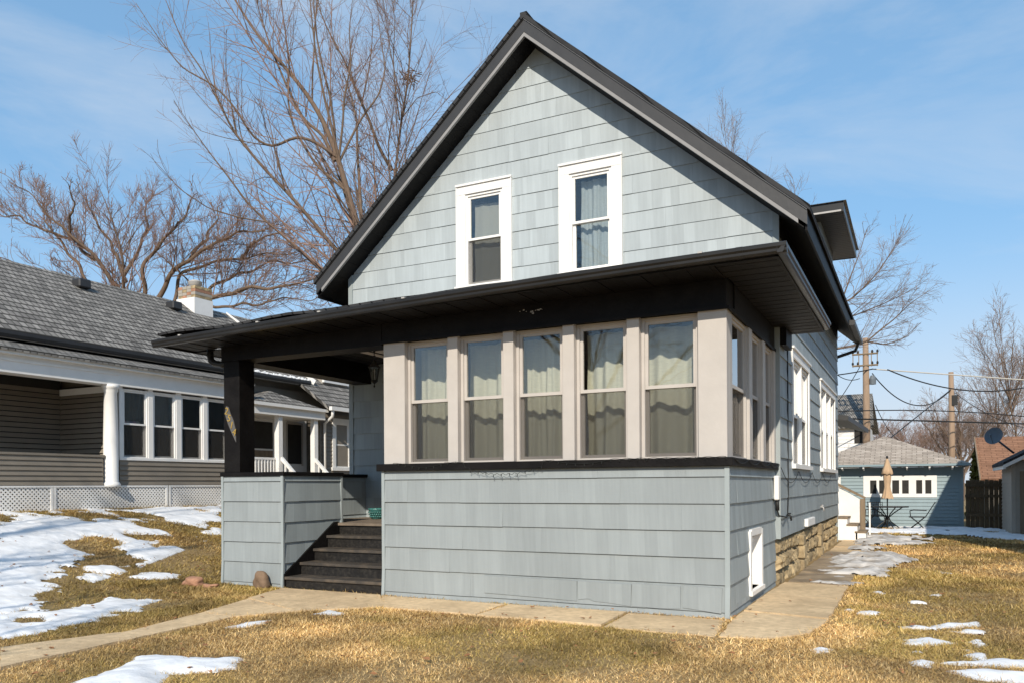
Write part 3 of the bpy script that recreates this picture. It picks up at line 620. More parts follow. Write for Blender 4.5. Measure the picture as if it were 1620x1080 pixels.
# steps
st = thing('stairs'); setparent(st, house); st.matrix_parent_inverse = Matrix.Translation(-Vector(house.location))
NOS = [8.95, 9.275, 9.575, 9.885, 10.175]
for i in range(5):
    y = NOS[i]; z = .182*(i+1); yn = NOS[i+1] if i < 4 else 10.2
    if i < 4: MB().box(-8.2, XS-.01, y-.0, yn+.05, z-.042, z).build('tread', m_tread, st, bevel=.006)
    MB().box(-8.19, XS-.012, y+.03, y+.055, z-.182 if i else -.02, z-.0425).build('riser', m_riser, st)
MB(T_right(-8.21)).prism([(8.97, .0), (10.2, .6), (10.2, .93), (10.1, .93), (8.96, .215)], -.02, .012).build('stringer', m_black, st)
# main walls
ROOF_APX, ROOF_APZ, SL = -5.665, 9.11, .873
XT0, XT1 = -9.995, -1.335
def rz(x): return ROOF_APZ-SL*abs(x-ROOF_APX)
pls = [(SL, 1, ROOF_APZ-.335+SL*ROOF_APX), (-SL, 1, ROOF_APZ-.335-SL*ROOF_APX)]
W1, W2 = (-7.02, -6.29, 4.95, 6.55), (-5.06, -4.33, 4.95, 6.56)
GH = [(W1[0], W1[1], W1[2], W1[3]), (W2[0], W2[1], W2[2], W2[3])]
wg = backing(MAIN, XML, XMR, 3.95, 8.9, GH, pls, parent=house)
courses(wg, MAIN, XML+.03, XMR-.03, 4.45, 8.8, .85, [(a-.15, b+.15, c, d+.15) for a, b, c, d in GH], pls, proud=.0125)
for i, (a, b, c, d) in enumerate((W1, W2)):
    dh_window(house, MAIN, a, b, c, d, 5.76, .012, .085, m_white, i == 0, casing=(.16, .145, .022))
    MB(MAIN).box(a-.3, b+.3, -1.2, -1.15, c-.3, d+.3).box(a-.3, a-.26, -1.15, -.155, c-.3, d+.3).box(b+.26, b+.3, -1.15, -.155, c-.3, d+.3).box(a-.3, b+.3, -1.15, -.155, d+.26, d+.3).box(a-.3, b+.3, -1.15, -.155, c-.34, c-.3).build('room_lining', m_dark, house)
curtain(MAIN, -6.93, -6.3, 4.97, 6.4, -.17, .02, 1.1, m_lace, 'grey lace curtain behind the left gable window', phase=.4)
curtain(MAIN, -4.93, -4.3, 4.97, 6.48, -.19, .038, 2.2, m_bluecur, 'pale blue curtain behind the right gable window', phase=2.)
SW = [(13.72, 15.82, 1.80, 3.53), (17.95, 21.1, 1.80, 3.5)]
wm = backing(MSIDE, YM+.15, YB, .69, 5.4, SW, [], parent=house)
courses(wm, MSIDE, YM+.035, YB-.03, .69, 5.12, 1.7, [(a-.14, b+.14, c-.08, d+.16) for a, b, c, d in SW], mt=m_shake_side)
MB(MSIDE).box(YM+.03, YB, .001, .02, 5.12, 5.42).build('frieze_board', m_black, house)
for j, (a, b, c, d) in enumerate(SW):
    k = 2+j; wd = (b-a)/k
    for i in range(k):
        dh_window(house, MSIDE, a+i*wd+.03*(i > 0), a+(i+1)*wd-.03*(i < k-1), c, d, 2.62, -.01, .09, m_white, True)
    mb = MB(MSIDE).box(a-.13, a, -.02, .03, c, d).box(b, b+.13, -.02, .03, c, d).box(a-.13, b+.13, -.02, .032, d, d+.13).box(a-.15, b+.15, -.02, .06, d+.13, d+.165).box(a-.15, b+.15, -.02, .075, c-.07, c)
    for i in range(1, k): mb.box(a+i*wd-.03, a+i*wd+.03, -.14, .022, c, d)
    mb.build('window_casing', m_white, house)
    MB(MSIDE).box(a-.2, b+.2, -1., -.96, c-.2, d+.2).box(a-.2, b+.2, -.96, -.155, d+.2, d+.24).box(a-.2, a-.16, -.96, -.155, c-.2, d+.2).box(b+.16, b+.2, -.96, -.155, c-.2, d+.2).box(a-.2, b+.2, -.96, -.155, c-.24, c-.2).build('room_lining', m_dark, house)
backing(T_left(XML), YM+.15, YB, 0, 5.3, [], [], parent=house, mt=m_bluetrim); MB().prism([(XML, 0), (XMR, 0), (XMR, 5.4), (ROOF_APX, 8.75), (XML, 5.4)], YB-.15, YB-.001).build('rear_wall', m_bluetrim, house)
# stone foundation
fd = MB().box(XMR-.35, XMR-.06, YM+.02, YB, -.1, .685).build('foundation', m_mortar, house)
def stone(y0, y1, z0, z1, dep):
    nx, nz = 7, 5; V = []; F = []; 
    for j in range(nz+1):
        for i in range(nx+1):
            e = (i in (0, nx)) or (j in (0, nz)); ee = 0 if e else 1
            y = y0+(y1-y0)*i/nx+(random.uniform(-.012, .012)); z = z0+(z1-z0)*j/nz+random.uniform(-.01, .01)
            V.append((XMR-.06+(.015+dep*random.uniform(.5, 1.25) if ee else -.01), y, z))
    F = [(j*(nx+1)+i, j*(nx+1)+i+1, (j+1)*(nx+1)+i+1, (j+1)*(nx+1)+i) for j in range(nz) for i in range(nx)]
    MB().add(V, F).build('stone', m_stone, fd)
for z0, z1 in ((-.06, .2), (.2, .44), (.44, .68)):
    y = YM+.03
    while y < YB-.1:
        L_ = random.uniform(.38, .85); y1 = min(y+L_, YB)
        stone(y+.008, y1-.008, z0+.006+random.uniform(-.02, .02), z1-.006+random.uniform(-.02, .02), random.uniform(.03, .07)); y = y1
for y, zt in ((14.6, .6), (17.5, .66)):
    for z0 in (-.06, .19, .42): MB().box(XMR-.06, XMR+.07+random.uniform(-.02, .02), y+random.uniform(-.03, .03), y+.34+random.uniform(-.04, .04), z0, min(zt, z0+.235)).build('stone', m_stone, fd, bevel=.02)
# ------------------------------------------------------------------ main roof
def slope_piece(name, mt, t0, t1, y0, y1, side, xin=ROOF_APX, xout=None, bevel=0, parent=None):
    xo = xout if xout is not None else (XT1 if side > 0 else XT0)
    p = [(xin, rz(xin)-t0), (xo, rz(xo)-t0), (xo, rz(xo)-t1), (xin, rz(xin)-t1)]
    return MB().prism(p, 0, 1).__class__ and (lambda mb: mb.build(name, mt, parent or house, bevel=bevel))(MB(lambda u, n, z: (u, y0+(y1-y0)*n, z)).prism(p, 0, 1))
for s in (1, -1):
    slope_piece('roof', m_roofmain, -.03, .05, 11.78, 22.5, s, xout=(XT1+.04 if s > 0 else XT0-.04))
    slope_piece('drip_edge', m_rake if s > 0 else m_blackgloss, .051, .068, 11.795, 11.83, s)
    slope_piece('rake_fascia', m_fascia, .069, .27, 11.81, 11.85, s)
    xo = XT1-.12 if s > 0 else XT0+.12
    slope_piece('rake_trim', m_rake, .271, .335, 11.815, 11.86, s, xout=xo)
    slope_piece('rake_fascia', m_fascia, .12, .24, 22.4, 22.45, s)
    x = 0.
    while x < 4.2:                                          # soffit boards of the rake
        x2 = min(x+.26, 4.28); a, b = ROOF_APX+s*(x+.004), ROOF_APX+s*x2
        slope_piece('soffit_board', m_black, .315+.003*(int(x/.26) % 2), .335, 11.862, YM-.001, s, a, b); x += .26
    xo = XT1 if s > 0 else XT0; xw = XMR if s > 0 else XML
    MB().box(min(xo, xo-s*.03), max(xo, xo-s*.03), 11.852, 22.4, rz(xo)-.34, rz(xo)-.052).build('eave_fascia', m_black, house)
    slope_piece('eave_soffit', m_black, .318, .335, YM, 22.4, s, xw, xo-s*.031)
MB().box(ROOF_APX-.06, ROOF_APX+.06, 11.79, 22.48, 9.1, 9.155).build('ridge_cap', m_roofmain, house)
# rear gutter elbow
MB().tube([(-1.32, 21.9, 5.12), (-1.3, 22.1, 5.0), (-1.38, 22.3, 4.85), (-1.62, 22.3, 4.78), (-1.8, 22.26, 4.72), (-2.1, 22.2, 4.6)], .04, 8).build('downspout', m_fascia, house, smooth=True)
MB().box(-1.36, -1.22, 19.6, 22.5, 5.02, 5.13).build('gutter', m_fascia, house)
# wall dormer on the right slope
D0, D1, DX, DZ = 17.75, 21.65, -1.3, 7.18
dm = MB().box(-4.6, XMR, D0+.55, D1-.55, 5.4, DZ-.12).build('dormer', m_bluetrim, house)
MB().box(-4.6, DX-.03, D0+.03, D1-.03, DZ-.14, DZ-.12).build('soffit', m_black, dm)
for k in range(26):
    y = D0+.05+k*.145
    MB().box(-3.9, DX-.04, y, y+.135, DZ-.146, DZ-.1405).build('soffit_board', m_fascia, dm)
MB().box(DX-.03, DX, D0, D1, DZ-.15, DZ+.05).box(-4.6, DX-.031, D0, D0+.03, DZ-.15, DZ+.05).box(-4.6, DX-.031, D1-.03, D1, DZ-.15, DZ+.05).build('dormer_fascia', m_blackgloss, dm)
MB().box(-3.6, DX-.05, D0-.02, D0-.001, DZ-.155, DZ-.12).build('gutter_lip', m_strip, dm)
yc = (D0+D1)/2
MB().add([(DX+.05, D0-.05, DZ+.051), (DX+.05, D1+.05, DZ+.051), (-4.6, D1+.05, DZ+.051), (-4.6, D0-.05, DZ+.051), (DX-1.0, yc, DZ+.62), (-4.6, yc, DZ+.62)], [(0, 1, 4), (1, 2, 5, 4), (0, 4, 5, 3), (0, 3, 2, 1), (2, 3, 5)]).build('dormer_roof', m_roofW, dm)
# ------------------------------------------------------------------ porch roof, soffit, gutters
YE, XE, XEL, YRB = 8.36, -1.22, -10.03, 12.86
us = list(np.linspace(XEL, XE, 22))
zr = 3.86; ytop, ztop = YM, 4.86
V = []; F = []
for u in us:
    s_ = .55*sag(u); lift = .02*math.sin(u*3.1) if u < -7 else .006*math.sin(u*5)
    V += [(u, YE-.05, zr+s_+lift+.0), (u, YE-.05, zr+s_-.035+lift)]
pr = MB(); n_ = len(us)
tl, tr_ = (-6.9, YM, ztop-.02), (XMR-.0, YM, ztop)
V2 = V+[(-8.9, YM-.005, ztop-.25), (-3.2, YM-.005, ztop), (XE, YRB, zr), (XE, YRB, zr-.03), (XMR+.02, YRB, zr+.1), (XMR+.02, YM-.005, zr+.25), (XEL, YM-.005, zr-.1), (XEL, YM-.005, zr-.14)]
b = 2*n_
F = [(2*i, 2*i+2, 2*i+3, 2*i+1) for i in range(n_-1)]
mid = n_//2
F += [(2*i, 2*i+2, b+0 if i < mid else b+1) for i in range(n_-1)]+[(2*mid, b+1, b+0)]
F += [(2*(n_-1), b+2, b+4, b+5), (2*(n_-1), b+5, b+1), (2*(n_-1), 2*(n_-1)+1, b+3, b+2), (0, b+0, b+6), (0, b+6, b+7, 1), (b+2, b+3, b+4)]
F += [(1, 2*(n_-1)+1, b+3, b+7)]
prf = pr.add(V2, F).build('porch_roof', m_roofmain, house)
# fascia behind the gutter
mb = MB(FRONT).extrude([(YF-YE-.03, 3.74), (YF-YE, 3.74), (YF-YE, 3.83), (YF-YE-.03, 3.83)], us, lambda u: .8*sag(u)); mb.build('eave_fascia', m_black, house)
MB(T_right(XE)).box(YE+.0, YRB, -.03, 0, 3.742, 3.835).build('eave_fascia', m_black, house)
MB(T_left(XEL)).box(YE, YM, -.03, 0, 3.56, 3.68).build('eave_fascia', m_black, house)
gprof = [(0, 0), (.055, 0), (.07, .02), (.072, .045), (.088, .065), (.09, .10), (.08, .105), (.078, .098), (0.005, .02), (0, .1)]
def gz(u): return sag(u)
gu = list(np.linspace(XEL-.09, XE+.092, 26))
MB(FRONT).extrude([(YF-YE+n, 3.758+z) for n, z in gprof], gu, gz).build('gutter', m_blackgloss, house)
MB(T_right(XE)).extrude([(n, 3.76+z) for n, z in gprof], [YE-.085, 10, 11.5, YRB+.05], lambda u: .01*(u-YE)/4).build('gutter', m_blackgloss, house)
for x in (-9.55, -8.05, -6.98, -5.66, -2.0): MB(FRONT).box(x, x+.045, YF-YE+.02, YF-YE+.1, 3.855+sag(x), 3.872+sag(x)).build('gutter_strap', m_strip, house)
for x in (-9.62, -1.62): MB(FRONT).extrude([(YF-YE+n*1.03+.001, 3.756+z*1.03) for n, z in gprof], [x, x+.07], gz).build('gutter_joint', m_blackgloss, house)
# soffit boards: front run across the overhang, right run parallel to the front
k = 0; x = XEL+.03
while x < XR+.0:
    x2 = min(x+.245, XR); z = 3.742+.8*sag(x)-.003*(k % 2)
    MB().box(x, x2-.004, YE+.001, YF-.021, z, z+.012).build('soffit_board', m_black, house); x += .245; k += 1
y = YE+.02; k = 0
while y < YRB-.02:
    a_ = XR if y < YF-.02 else XR+.02
    if y > YM-.1: a_ = XMR+.03
    MB().box(a_+.002, XE-.031, y, y+.114, 3.744-.003*(k % 2), 3.754).build('soffit_board', m_black, house); y += .118; k += 1
y = YF; k = 0
while y < YM-.05:
    MB().box(XEL+.03, XL-.002, y, y+.2, 3.57, 3.582).build('soffit_board', m_black, house); y += .204
MB().box(XMR+.03, XE-.0, YRB, YRB+.02, 3.742, 3.85).build('eave_fascia', m_black, house)
MB(MAIN).box(XMR+.03, XMR+.12, -.58, -.0, 3.5, 3.74).build('soffit_return', m_black, house)
# elbow downspout at the left post
MB().tube([(-9.72, 9.02, 3.66), (-9.72, 9.02, 3.50), (-9.70, 9.02, 3.43), (-9.62, 9.02, 3.38), (-9.5, 9.02, 3.36), (-9.40, 9.03, 3.355)], [.05, .05, .052, .05, .05, .05], 10).build('downspout', m_blackgloss, house, smooth=True)
# peeled paint on the frieze
mb = MB(FRONT)
for i in range(16):
    u = -4.15+random.gauss(0, .08); z = 3.61+random.gauss(0, .02); s_ = random.uniform(.004, .016)
    mb.prism([(u-s_, z-s_*.4), (u+s_*.6, z-s_*.7), (u+s_, z+s_*.5), (u-s_*.4, z+s_*.6)], .0205, .022)
mb.build('peeled_paint', m_strip, house, kind='stuff')

# ------------------------------------------------------------------ things on the house
pl = thing('house_number_plaque', 'slanted grey plaque with gold house number on the black porch post', 'plaque', (-9.25, YF, 2.5))
c0 = np.array([-9.33, 2.66]); c1 = np.array([-9.15, 2.22])
MB(FRONT).prism([(-9.375, 2.60), (-9.345, 2.71), (-9.30, 2.695), (-9.262, 2.60), (-9.2, 2.49), (-9.16, 2.36), (-9.15, 2.16), (-9.24, 2.31), (-9.31, 2.44)], .001, .012).build('plate', m_slate, pl)
for i, ch in enumerate('2514'):
    cu = bpy.data.curves.new('numeral', 'FONT'); cu.body = ch; cu.size = .15; cu.extrude = .004; cu.align_x = 'CENTER'; cu.align_y = 'CENTER'
    tmp = bpy.data.objects.new('tmp', cu); col.objects.link(tmp); bpy.context.view_layer.update()
    me = bpy.data.meshes.new_from_object(tmp.evaluated_get(bpy.context.evaluated_depsgraph_get())); bpy.data.objects.remove(tmp)
    me.transform(Matrix.Translation((-9.332+.052*i, YF-.017, 2.63-.108*i)) @ Matrix.Rotation(R(90), 4, 'X') @ Matrix.Rotation(R(-14), 4, 'Z'))
    me.materials.clear(); me.materials.append(m_gold); o = bpy.data.objects.new('numeral', me); col.objects.link(o); setparent(o, pl)
def lantern(x, y, zt):
    t = thing('porch_lantern', 'black hanging carriage lantern under the porch ceiling', 'lantern', (x, y, zt))
    MB().lathe([(.055, zt), (.05, zt-.012), (.02, zt-.03), (.012, zt-.06)], x, y, 12).build('ceiling_canopy', m_iron, t, smooth=True)
    MB().tube([(x+.035*math.cos(a), y, zt-.14+.035*math.sin(a)) for a in np.linspace(0, 6.28, 15)], .006, 6).tube([(x, y, zt-.05), (x, y, zt-.105)], .007, 6).tube([(x, y, zt-.17), (x, y, zt-.2)], .016, 8).build('hanger_ring', m_iron, t, smooth=True)
    z = zt-.2
    MB().lathe([(.015, z+.02), (.03, z), (.065, z-.05), (.105, z-.085), (.115, z-.1), (.09, z-.105)], x, y, 6).build('lamp_roof', m_iron, t)
    mb = MB()
    for k in range(6):
        a = k*math.pi/3; mb.tube([(x+.09*math.cos(a), y+.09*math.sin(a), z-.1), (x+.05*math.cos(a), y+.05*math.sin(a), z-.315)], .006, 5)
    mb.lathe([(.056, z-.31), (.06, z-.325), (.03, z-.35), (.008, z-.37), (.008, z-.395), (.017, z-.41), (.004, z-.43)], x, y, 8).build('cage', m_iron, t)
    MB().lathe([(.082, z-.106), (.045, z-.31)], x, y, 6).build('glass', m_glass, t)
    MB().lathe([(.012, z-.31), (.012, z-.2), (.018, z-.16), (.006, z-.12)], x, y, 8).build('bulb', m_white, t, smooth=True)
lantern(-7.99, 10.87, 3.74)
pt = thing('flower_pot', 'teal embossed ceramic flower pot on the porch floor', 'pot', (-8.15, 11.55, .91))
MB().lathe([(.09, .91), (.105, .93), (.125, 1.0), (.14, 1.06), (.155, 1.07), (.155, 1.1), (.13, 1.1), (.12, 1.06)], -8.45, 11.55, 24).build('bowl', m_teal, pt, smooth=True)
mb = MB()
for r_ in range(3):
    for k in range(22):
        a = 6.283*(k+.5*(r_ % 2))/22; rr = .117+.012*r_; zz = .955+.038*r_
        mb.lathe([(.011, zz-.014), (.016, zz), (.011, zz+.014)], -8.45+rr*math.cos(a), 11.55+rr*math.sin(a), 5)
mb.build('embossing', m_teal, pt, smooth=True)
MB().lathe([(.08, .91), (.1, .94), (.11, 1.07), (.12, 1.075), (.12, 1.1), (.1, 1.1)], -8.05, 11.72, 18).build('terracotta_pot', m_brick, smooth=True, label='small terracotta pot half hidden behind the porch corner', cat='pot')
MB(SIDE).box(12.03, 12.2, .0225, .09, 1.25, 1.6).build('utility_box', m_white, bevel=.012, label='white plastic utility box on the corner of the porch side', cat='utility box')
tb = MB(); tb.tube([(-1.80, 12.12, 1.25), (-1.80, 12.1, 1.1), (-1.79, 12.2, 1.02), (-1.72, 12.3, 1.0), (-1.76, 12.7, .98), (-1.775, 12.95, 1.02), (-1.775, 13.05, 1.3), (-1.775, 13.06, 3.6)], .011, 6)
tb.tube([(-1.8, 12.1, 1.25), (-1.8, 12.12, 1.1)], .03, 6).build('cable', m_wire, smooth=True, label='black cable running up the side wall from the utility box', cat='cable')
MB(MSIDE).box(15.0, 16.1, .0225, .09, .72, .86).build('dryer_vent', m_white, bevel=.01, label='white louvred vent box low on the side wall', cat='vent')
for y_, nm, lb, mt_ in ((12.9, 'outdoor_faucet', 'dark hose faucet low on the side wall near the corner', m_iron), (17.7, 'outdoor_faucet', 'pale hose faucet low on the side wall further back', m_strip)):
    MB().tube([(-1.79, y_, 1.0), (-1.735, y_, 1.0), (-1.72, y_, .98), (-1.715, y_, .92)], [.016, .016, .018, .014], 8).lathe([(.022, 1.02), (.026, 1.03), (.02, 1.04)], -1.74, y_, 8).build(nm, mt_, smooth=True, label=lb, cat='faucet')
# string lights along the sill
def string_lights():
    t = thing('string_lights', 'dark string of tiny bulbs draped along the black window sill', 'string lights', (-4, YF-.08, 1.75))
    pts = []
    for i in range(200):
        u = XS+.2+(XR-XS-.2)*i/199; z = 1.787+.004*math.sin(i*.9)
        s_ = (u+5.0)
        if -5.15 < u < -4.05: z = 1.74-.115*math.sin(math.pi*(u+5.15)/1.1)**.6+.012*math.sin(i*1.7)
        elif -6.1 < u < -5.45: z = 1.775-.05*math.sin(math.pi*(u+6.1)/.65)
        elif -3.9 < u < -3.2: z = 1.775-.04*math.sin(math.pi*(u+3.9)/.7)
        pts.append((u, .078, z))
    MB(FRONT).tube(pts, .003, 5).build('wire', m_greenwire, t)
    p2 = [(YF+.02+(YM+7.5-YF)*i/160, .0, 0) for i in range(161)]; q = []
    for u, _, _ in p2:
        if u < YM: q.append((u, .078, 1.77-.05*(1-(2*(((u-YF)/.8) % 1)-1)**2)))
        else: q.append((u, .105, 1.70-.2*(1-(2*(((u-YM)/1.9) % 1)-1)**2)))
    MB(T_right(XR)).tube(q, .005, 5).build('wire', m_greenwire, t)
    mb = MB(FRONT)
    for i in range(4, 200, 5):
        u, n_, z = pts[i]; d = random.uniform(-.4, .4)
        mb.tube([(u, n_, z), (u+.02*d, n_+.006, z-.022), (u+.03*d, n_+.006, z-.035)], [.004, .006, .002], 5)
    mb.build('bulbs', m_greenwire, t, kind='stuff')
string_lights()
# corner rubble
def rock(name, x, y, z, sx, sy, sz, mt_, label, cat='rock', seed=0, rot=0, power=2.):
    r_ = random.Random(seed); bm = bmesh.new(); bmesh.ops.create_icosphere(bm, subdivisions=3, radius=1)
    for v in bm.verts:
        p = v.co; k = (abs(p.x)**power+abs(p.y)**power+abs(p.z)**power)**(-1/power)
        q = p*k; f = 1+.16*math.sin(2.6*q.x+seed)*math.cos(2.3*q.z+seed*2)+.08*math.sin(5*q.z+q.x*4)-.12*max(0, q.z-.3)*abs(q.x)+r_.uniform(-.015, .015)
        v.co = Vector((q.x*sx*f, q.y*sy*f, q.z*sz*f))
    me = bpy.data.meshes.new(name); bm.to_mesh(me); bm.free(); me.materials.append(mt_)
    me.polygons.foreach_set('use_smooth', [True]*len(me.polygons))
    o = bpy.data.objects.new(name, me); col.objects.link(o); o.location = (x, y, z); o.rotation_euler = (r_.uniform(-.15, .15), r_.uniform(-.15, .15), rot); return tag(o, label, cat)
rock('fieldstone', -8.55, 8.86, .11, .12, .07, .14, m_rock, 'rounded brown fieldstone leaning against the porch pier', seed=2, power=3.2)
p = gp(302, 926); rock('loose_brick', p[0], p[1]+.05, float(terrain(*p))+.05, .14, .085, .075, m_brick, 'larger pinkish loose brick in the grass left of the pier', 'brick', 4, .1, 6)
p = gp(331, 930); rock('loose_brick', p[0], p[1]+.03, float(terrain(*p))+.02, .11, .07, .045, m_brick, 'flat broken brick lying nearer the porch pier', 'brick', 5, .5, 5)

# ------------------------------------------------------------------ the taupe neighbour on the left
XN = -15.4; NS = T_right(XN)
nb = thing('neighbour_house', 'taupe sided bungalow with charcoal roof and white trim at the left', 'house', (-18, 12, 1.0))
def lattice(T, u0, u1, z0, z1, parent):
    mb = MB(T); p = .085; h = z1-z0; w_ = .031
    mb2 = MB(T)
    u = u0-h
    while u < u1:
        for s_, m_, n0 in ((1, mb, .0), (-1, mb2, .008)):
            q = [(u, z0), (u+w_*1.41, z0), (u+h+w_*1.41, z1), (u+h, z1)] if s_ > 0 else [(u+h, z0), (u+h+w_*1.41, z0), (u+w_*1.41, z1), (u, z1)]
            q = clipp(q, [(-1, 0, -u0), (1, 0, u1)])
            if len(q) > 2: m_.prism(q, n0, n0+.007)
        u += p
    a_ = mb.build('lattice_panel', m_white, parent, kind='stuff'); mb2.build('lattice_panel', m_white, parent, kind='stuff')
    MB(T).box(u0, u1, -.01, .03, z1-.001, z1+.035).box(u0, u0+.05, -.01, .026, z0, z1-.002).box(u1-.05, u1, -.01, .026, z0, z1-.002).build('lattice_frame', m_white, parent)
for a, b in ((5.4, 8.4), (8.41, 10.25), (10.26, 13.0), (13.03, 15.4)): lattice(NS, a, b, .98, 1.5, nb)
MB().box(XN-.9, XN-.45, 4, 15.4, .5, 1.5).build('crawlspace', m_dark, nb)
# porch half wall, recess
hw = MB(NS).box(4, 11.36, -.12, -.002, 1.54, 2.14).build('half_wall', m_taupe, nb); laps(hw, NS, 4, 11.36, 1.54, 2.13, .1, m_taupe)
MB(NS).box(4, 11.4, -.16, .03, 2.135, 2.18).build('rail_cap', m_taupe, nb)
MB().box(-17.35, XN-.13, 4, 11.72, 1.48, 1.535).build('porch_floor', m_taupe, nb)
rw = MB(T_right(-17.35)).box(4, 11.74, -.15, -.003, 1.535, 3.95).build('wall', m_dark, nb); laps(rw, T_right(-17.35), 4, 11.74, 1.55, 3.7, .115, m_taupe, proud=.045, gap=.022)  # near-black backing in the board gaps paints in the lap shadow lines
rr_ = MB(T_front(11.74)).box(-17.34, XN-.02, -.12, -.003, 1.535, 3.75).build('wall', m_dark, nb); laps(rr_, T_front(11.74), -17.34, XN-.02, 1.55, 3.7, .115, m_taupe, proud=.045, gap=.018)  # dark backing again stands for the shadow under each lap
MB(T_front(11.72)).box(-17.3, XN+.0, .0, .03, 3.56, 3.7).build('frieze', m_white, nb)
MB().box(-17.3, XN+.1, 4, 11.7, 3.9, 3.95).build('porch_ceiling', m_white, nb)
MB().lathe([(.19, 1.5), (.19, 1.56), (.165, 1.6), (.15, 1.62), (.148, 2.6), (.128, 3.52), (.15, 3.55), (.15, 3.6), (.18, 3.62), (.18, 3.69)], XN-.02, 11.57, 20).build('column', m_white, nb, smooth=True)
MB(NS).box(3.9, 15.5, -.3, .08, 3.68, 4.02).build('beam', m_white, nb); MB(NS).box(3.9, 15.52, -.3, .2, 4.02, 4.10).build('fascia', m_white, nb)
# its sunroom
lw = MB(NS).box(11.76, 15.4, -.12, -.003, 1.54, 2.1).build('wall', m_taupe, nb); laps(lw, NS, 11.76, 15.4, 1.54, 2.08, .1, m_taupe)
WN = [(11.84, 12.5), (12.62, 13.26), (13.4, 14.06), (14.18, 14.84)]
mb = MB(NS).box(11.76, 15.4, -.1, .03, 2.085, 2.14)
prev = 11.76
for a, b in WN+[(15.4, 15.4)]: mb.box(prev, a, -.1, .012, 2.14, 3.68); prev = b
mb.build('window_casing', m_white, nb)
for k, (a, b) in enumerate(WN):
    dh_window(nb, NS, a, b, 2.14, 3.64, 2.88, .0, .07, m_white, True)
    curtain(NS, a+.12, b, 2.15, 3.6, -.25, .025, 3, m_brown, 'brown drape behind the neighbour sunroom window, number %s from the round column' % ['one', 'two', 'three', 'four'][k], 'drapes in the neighbour sunroom windows')
MB(NS).box(11.8, 15.3, -.9, -.86, 1.9, 3.8).build('room_lining', m_dark, nb)
fl = thing('flower_ornament', 'pink and white flower ornament inside the neighbour window beside the column', 'ornament', (XN-.1, 12.1, 2.9))
for i, c_ in enumerate(((.6, .25, .3), (.7, .6, .62), (.25, .2, .5), (.6, .3, .45), (.7, .65, .65))):
    m_ = mat('ornament_petals', c_, .6, .1); MB(NS).lathe([(.01, 2.86), (.045, 2.885), (.05, 2.92), (.02, 2.96)], 0, 0, 8)
    mb = MB(); mb.lathe([(.01, 2.86), (.045, 2.885), (.05, 2.92), (.02, 2.96)], XN-.13, 11.98+.085*i, 8); mb.build('flower', m_, fl, smooth=True)
# roofs
def quad_roof(name, pts, mt_, parent, th=.06):
    k = len(pts); mb = MB(); mb.add(list(pts)+[(x, y, z-th) for x, y, z in pts], [list(range(k)), list(range(2*k-1, k-1, -1))]+[(i, (i+1) % k, k+(i+1) % k, k+i) for i in range(k)])
    return mb.build(name, mt_, parent)
quad_roof('porch_roof', [(-15.16, 3.8, 4.13), (-15.16, 15.55, 4.13), (-16.4, 15.55, 4.49), (-16.4, 3.8, 4.49)], m_roofN, nb)
quad_roof('roof', [(-16.05, 3.0, 4.62), (-16.05, 18.7, 4.62), (-19.5, 18.7, 6.95), (-19.5, 3.0, 6.95)], m_roofN, nb, .1)
quad_roof('roof', [(-19.5, 3.0, 6.95), (-19.5, 18.7, 6.95), (-23, 18.7, 4.6), (-23, 3.0, 4.6)], m_roofN, nb, .1)
MB(T_right(-16.05)).extrude([(-.0, 4.46), (.07, 4.46), (.1, 4.52), (.1, 4.585), (.085, 4.585), (.08, 4.5), (0, 4.48)], [3, 18.6]).build('gutter', m_fascia, nb)
MB().box(-16.06, -16.045, 3, 18.6, 4.44, 4.56).build('gutter_back', m_strip, nb)
MB().box(-22.6, -17.52, 3.4, 11.88, 1.0, 4.5).box(-22.6, -16.48, 11.881, 22.3, 1.0, 4.499).build('core', m_taupe, nb); MB().box(-17.5, -16.3, 3.4, 11.88, 3.96, 4.45).build('ceiling_void', m_dark, nb)
MB().prism([(-22.6, 4.5), (-16.3, 4.5), (-19.5, 6.8)], 3.4, 18.3).build('gable', m_taupe, nb)
MB(T_front(18.75)).prism([(-16.0, 4.5), (-19.5, 6.86), (-19.5, 7.0), (-15.9, 4.62)], -.03, .0).build('rake', m_white, nb)
for y_ in (13.2, 16.05):
    zc = 6.95-.55*.675; x_ = -19.5+.55
    MB().box(x_-.1, x_+.22, y_, y_+.34, zc-.06, zc+.17).build('roof_vent', m_fascia, nb, bevel=.03)
ch = thing('chimney', 'squat white and tan brick chimney with metal cap on the neighbour roof', 'chimney', (-19.3, 17.3, 6.5))
MB().box(-19.7, -18.95, 17.0, 17.7, 6.2, 7.06).build('base', m_white, ch)
for k in range(4):
    for i in range(4):
        MB().box(-19.66+.18*i, -19.66+.18*i+.17, 17.03, 17.67, 7.061+.09*k, 7.061+.09*k+.082).build('brick', m_brick if (k*3+i) % 4 == 1 else m_beige if (i+k) % 3 else m_stone, ch)
MB().lathe([(.16, 7.42), (.16, 7.5), (.2, 7.52), (.2, 7.6), (.21, 7.61), (.12, 7.66)], -19.3, 17.35, 16).build('metal_cap', m_strip, ch, smooth=True)
MB().box(-16.34, XN-.14, 15.28, 15.38, 1.0, 3.9).build('wall', m_taupe, nb); MB().box(-16.4, XN-.31, 11.8, 15.39, 3.7, 4.0).build('sunroom_ceiling', m_dark, nb)
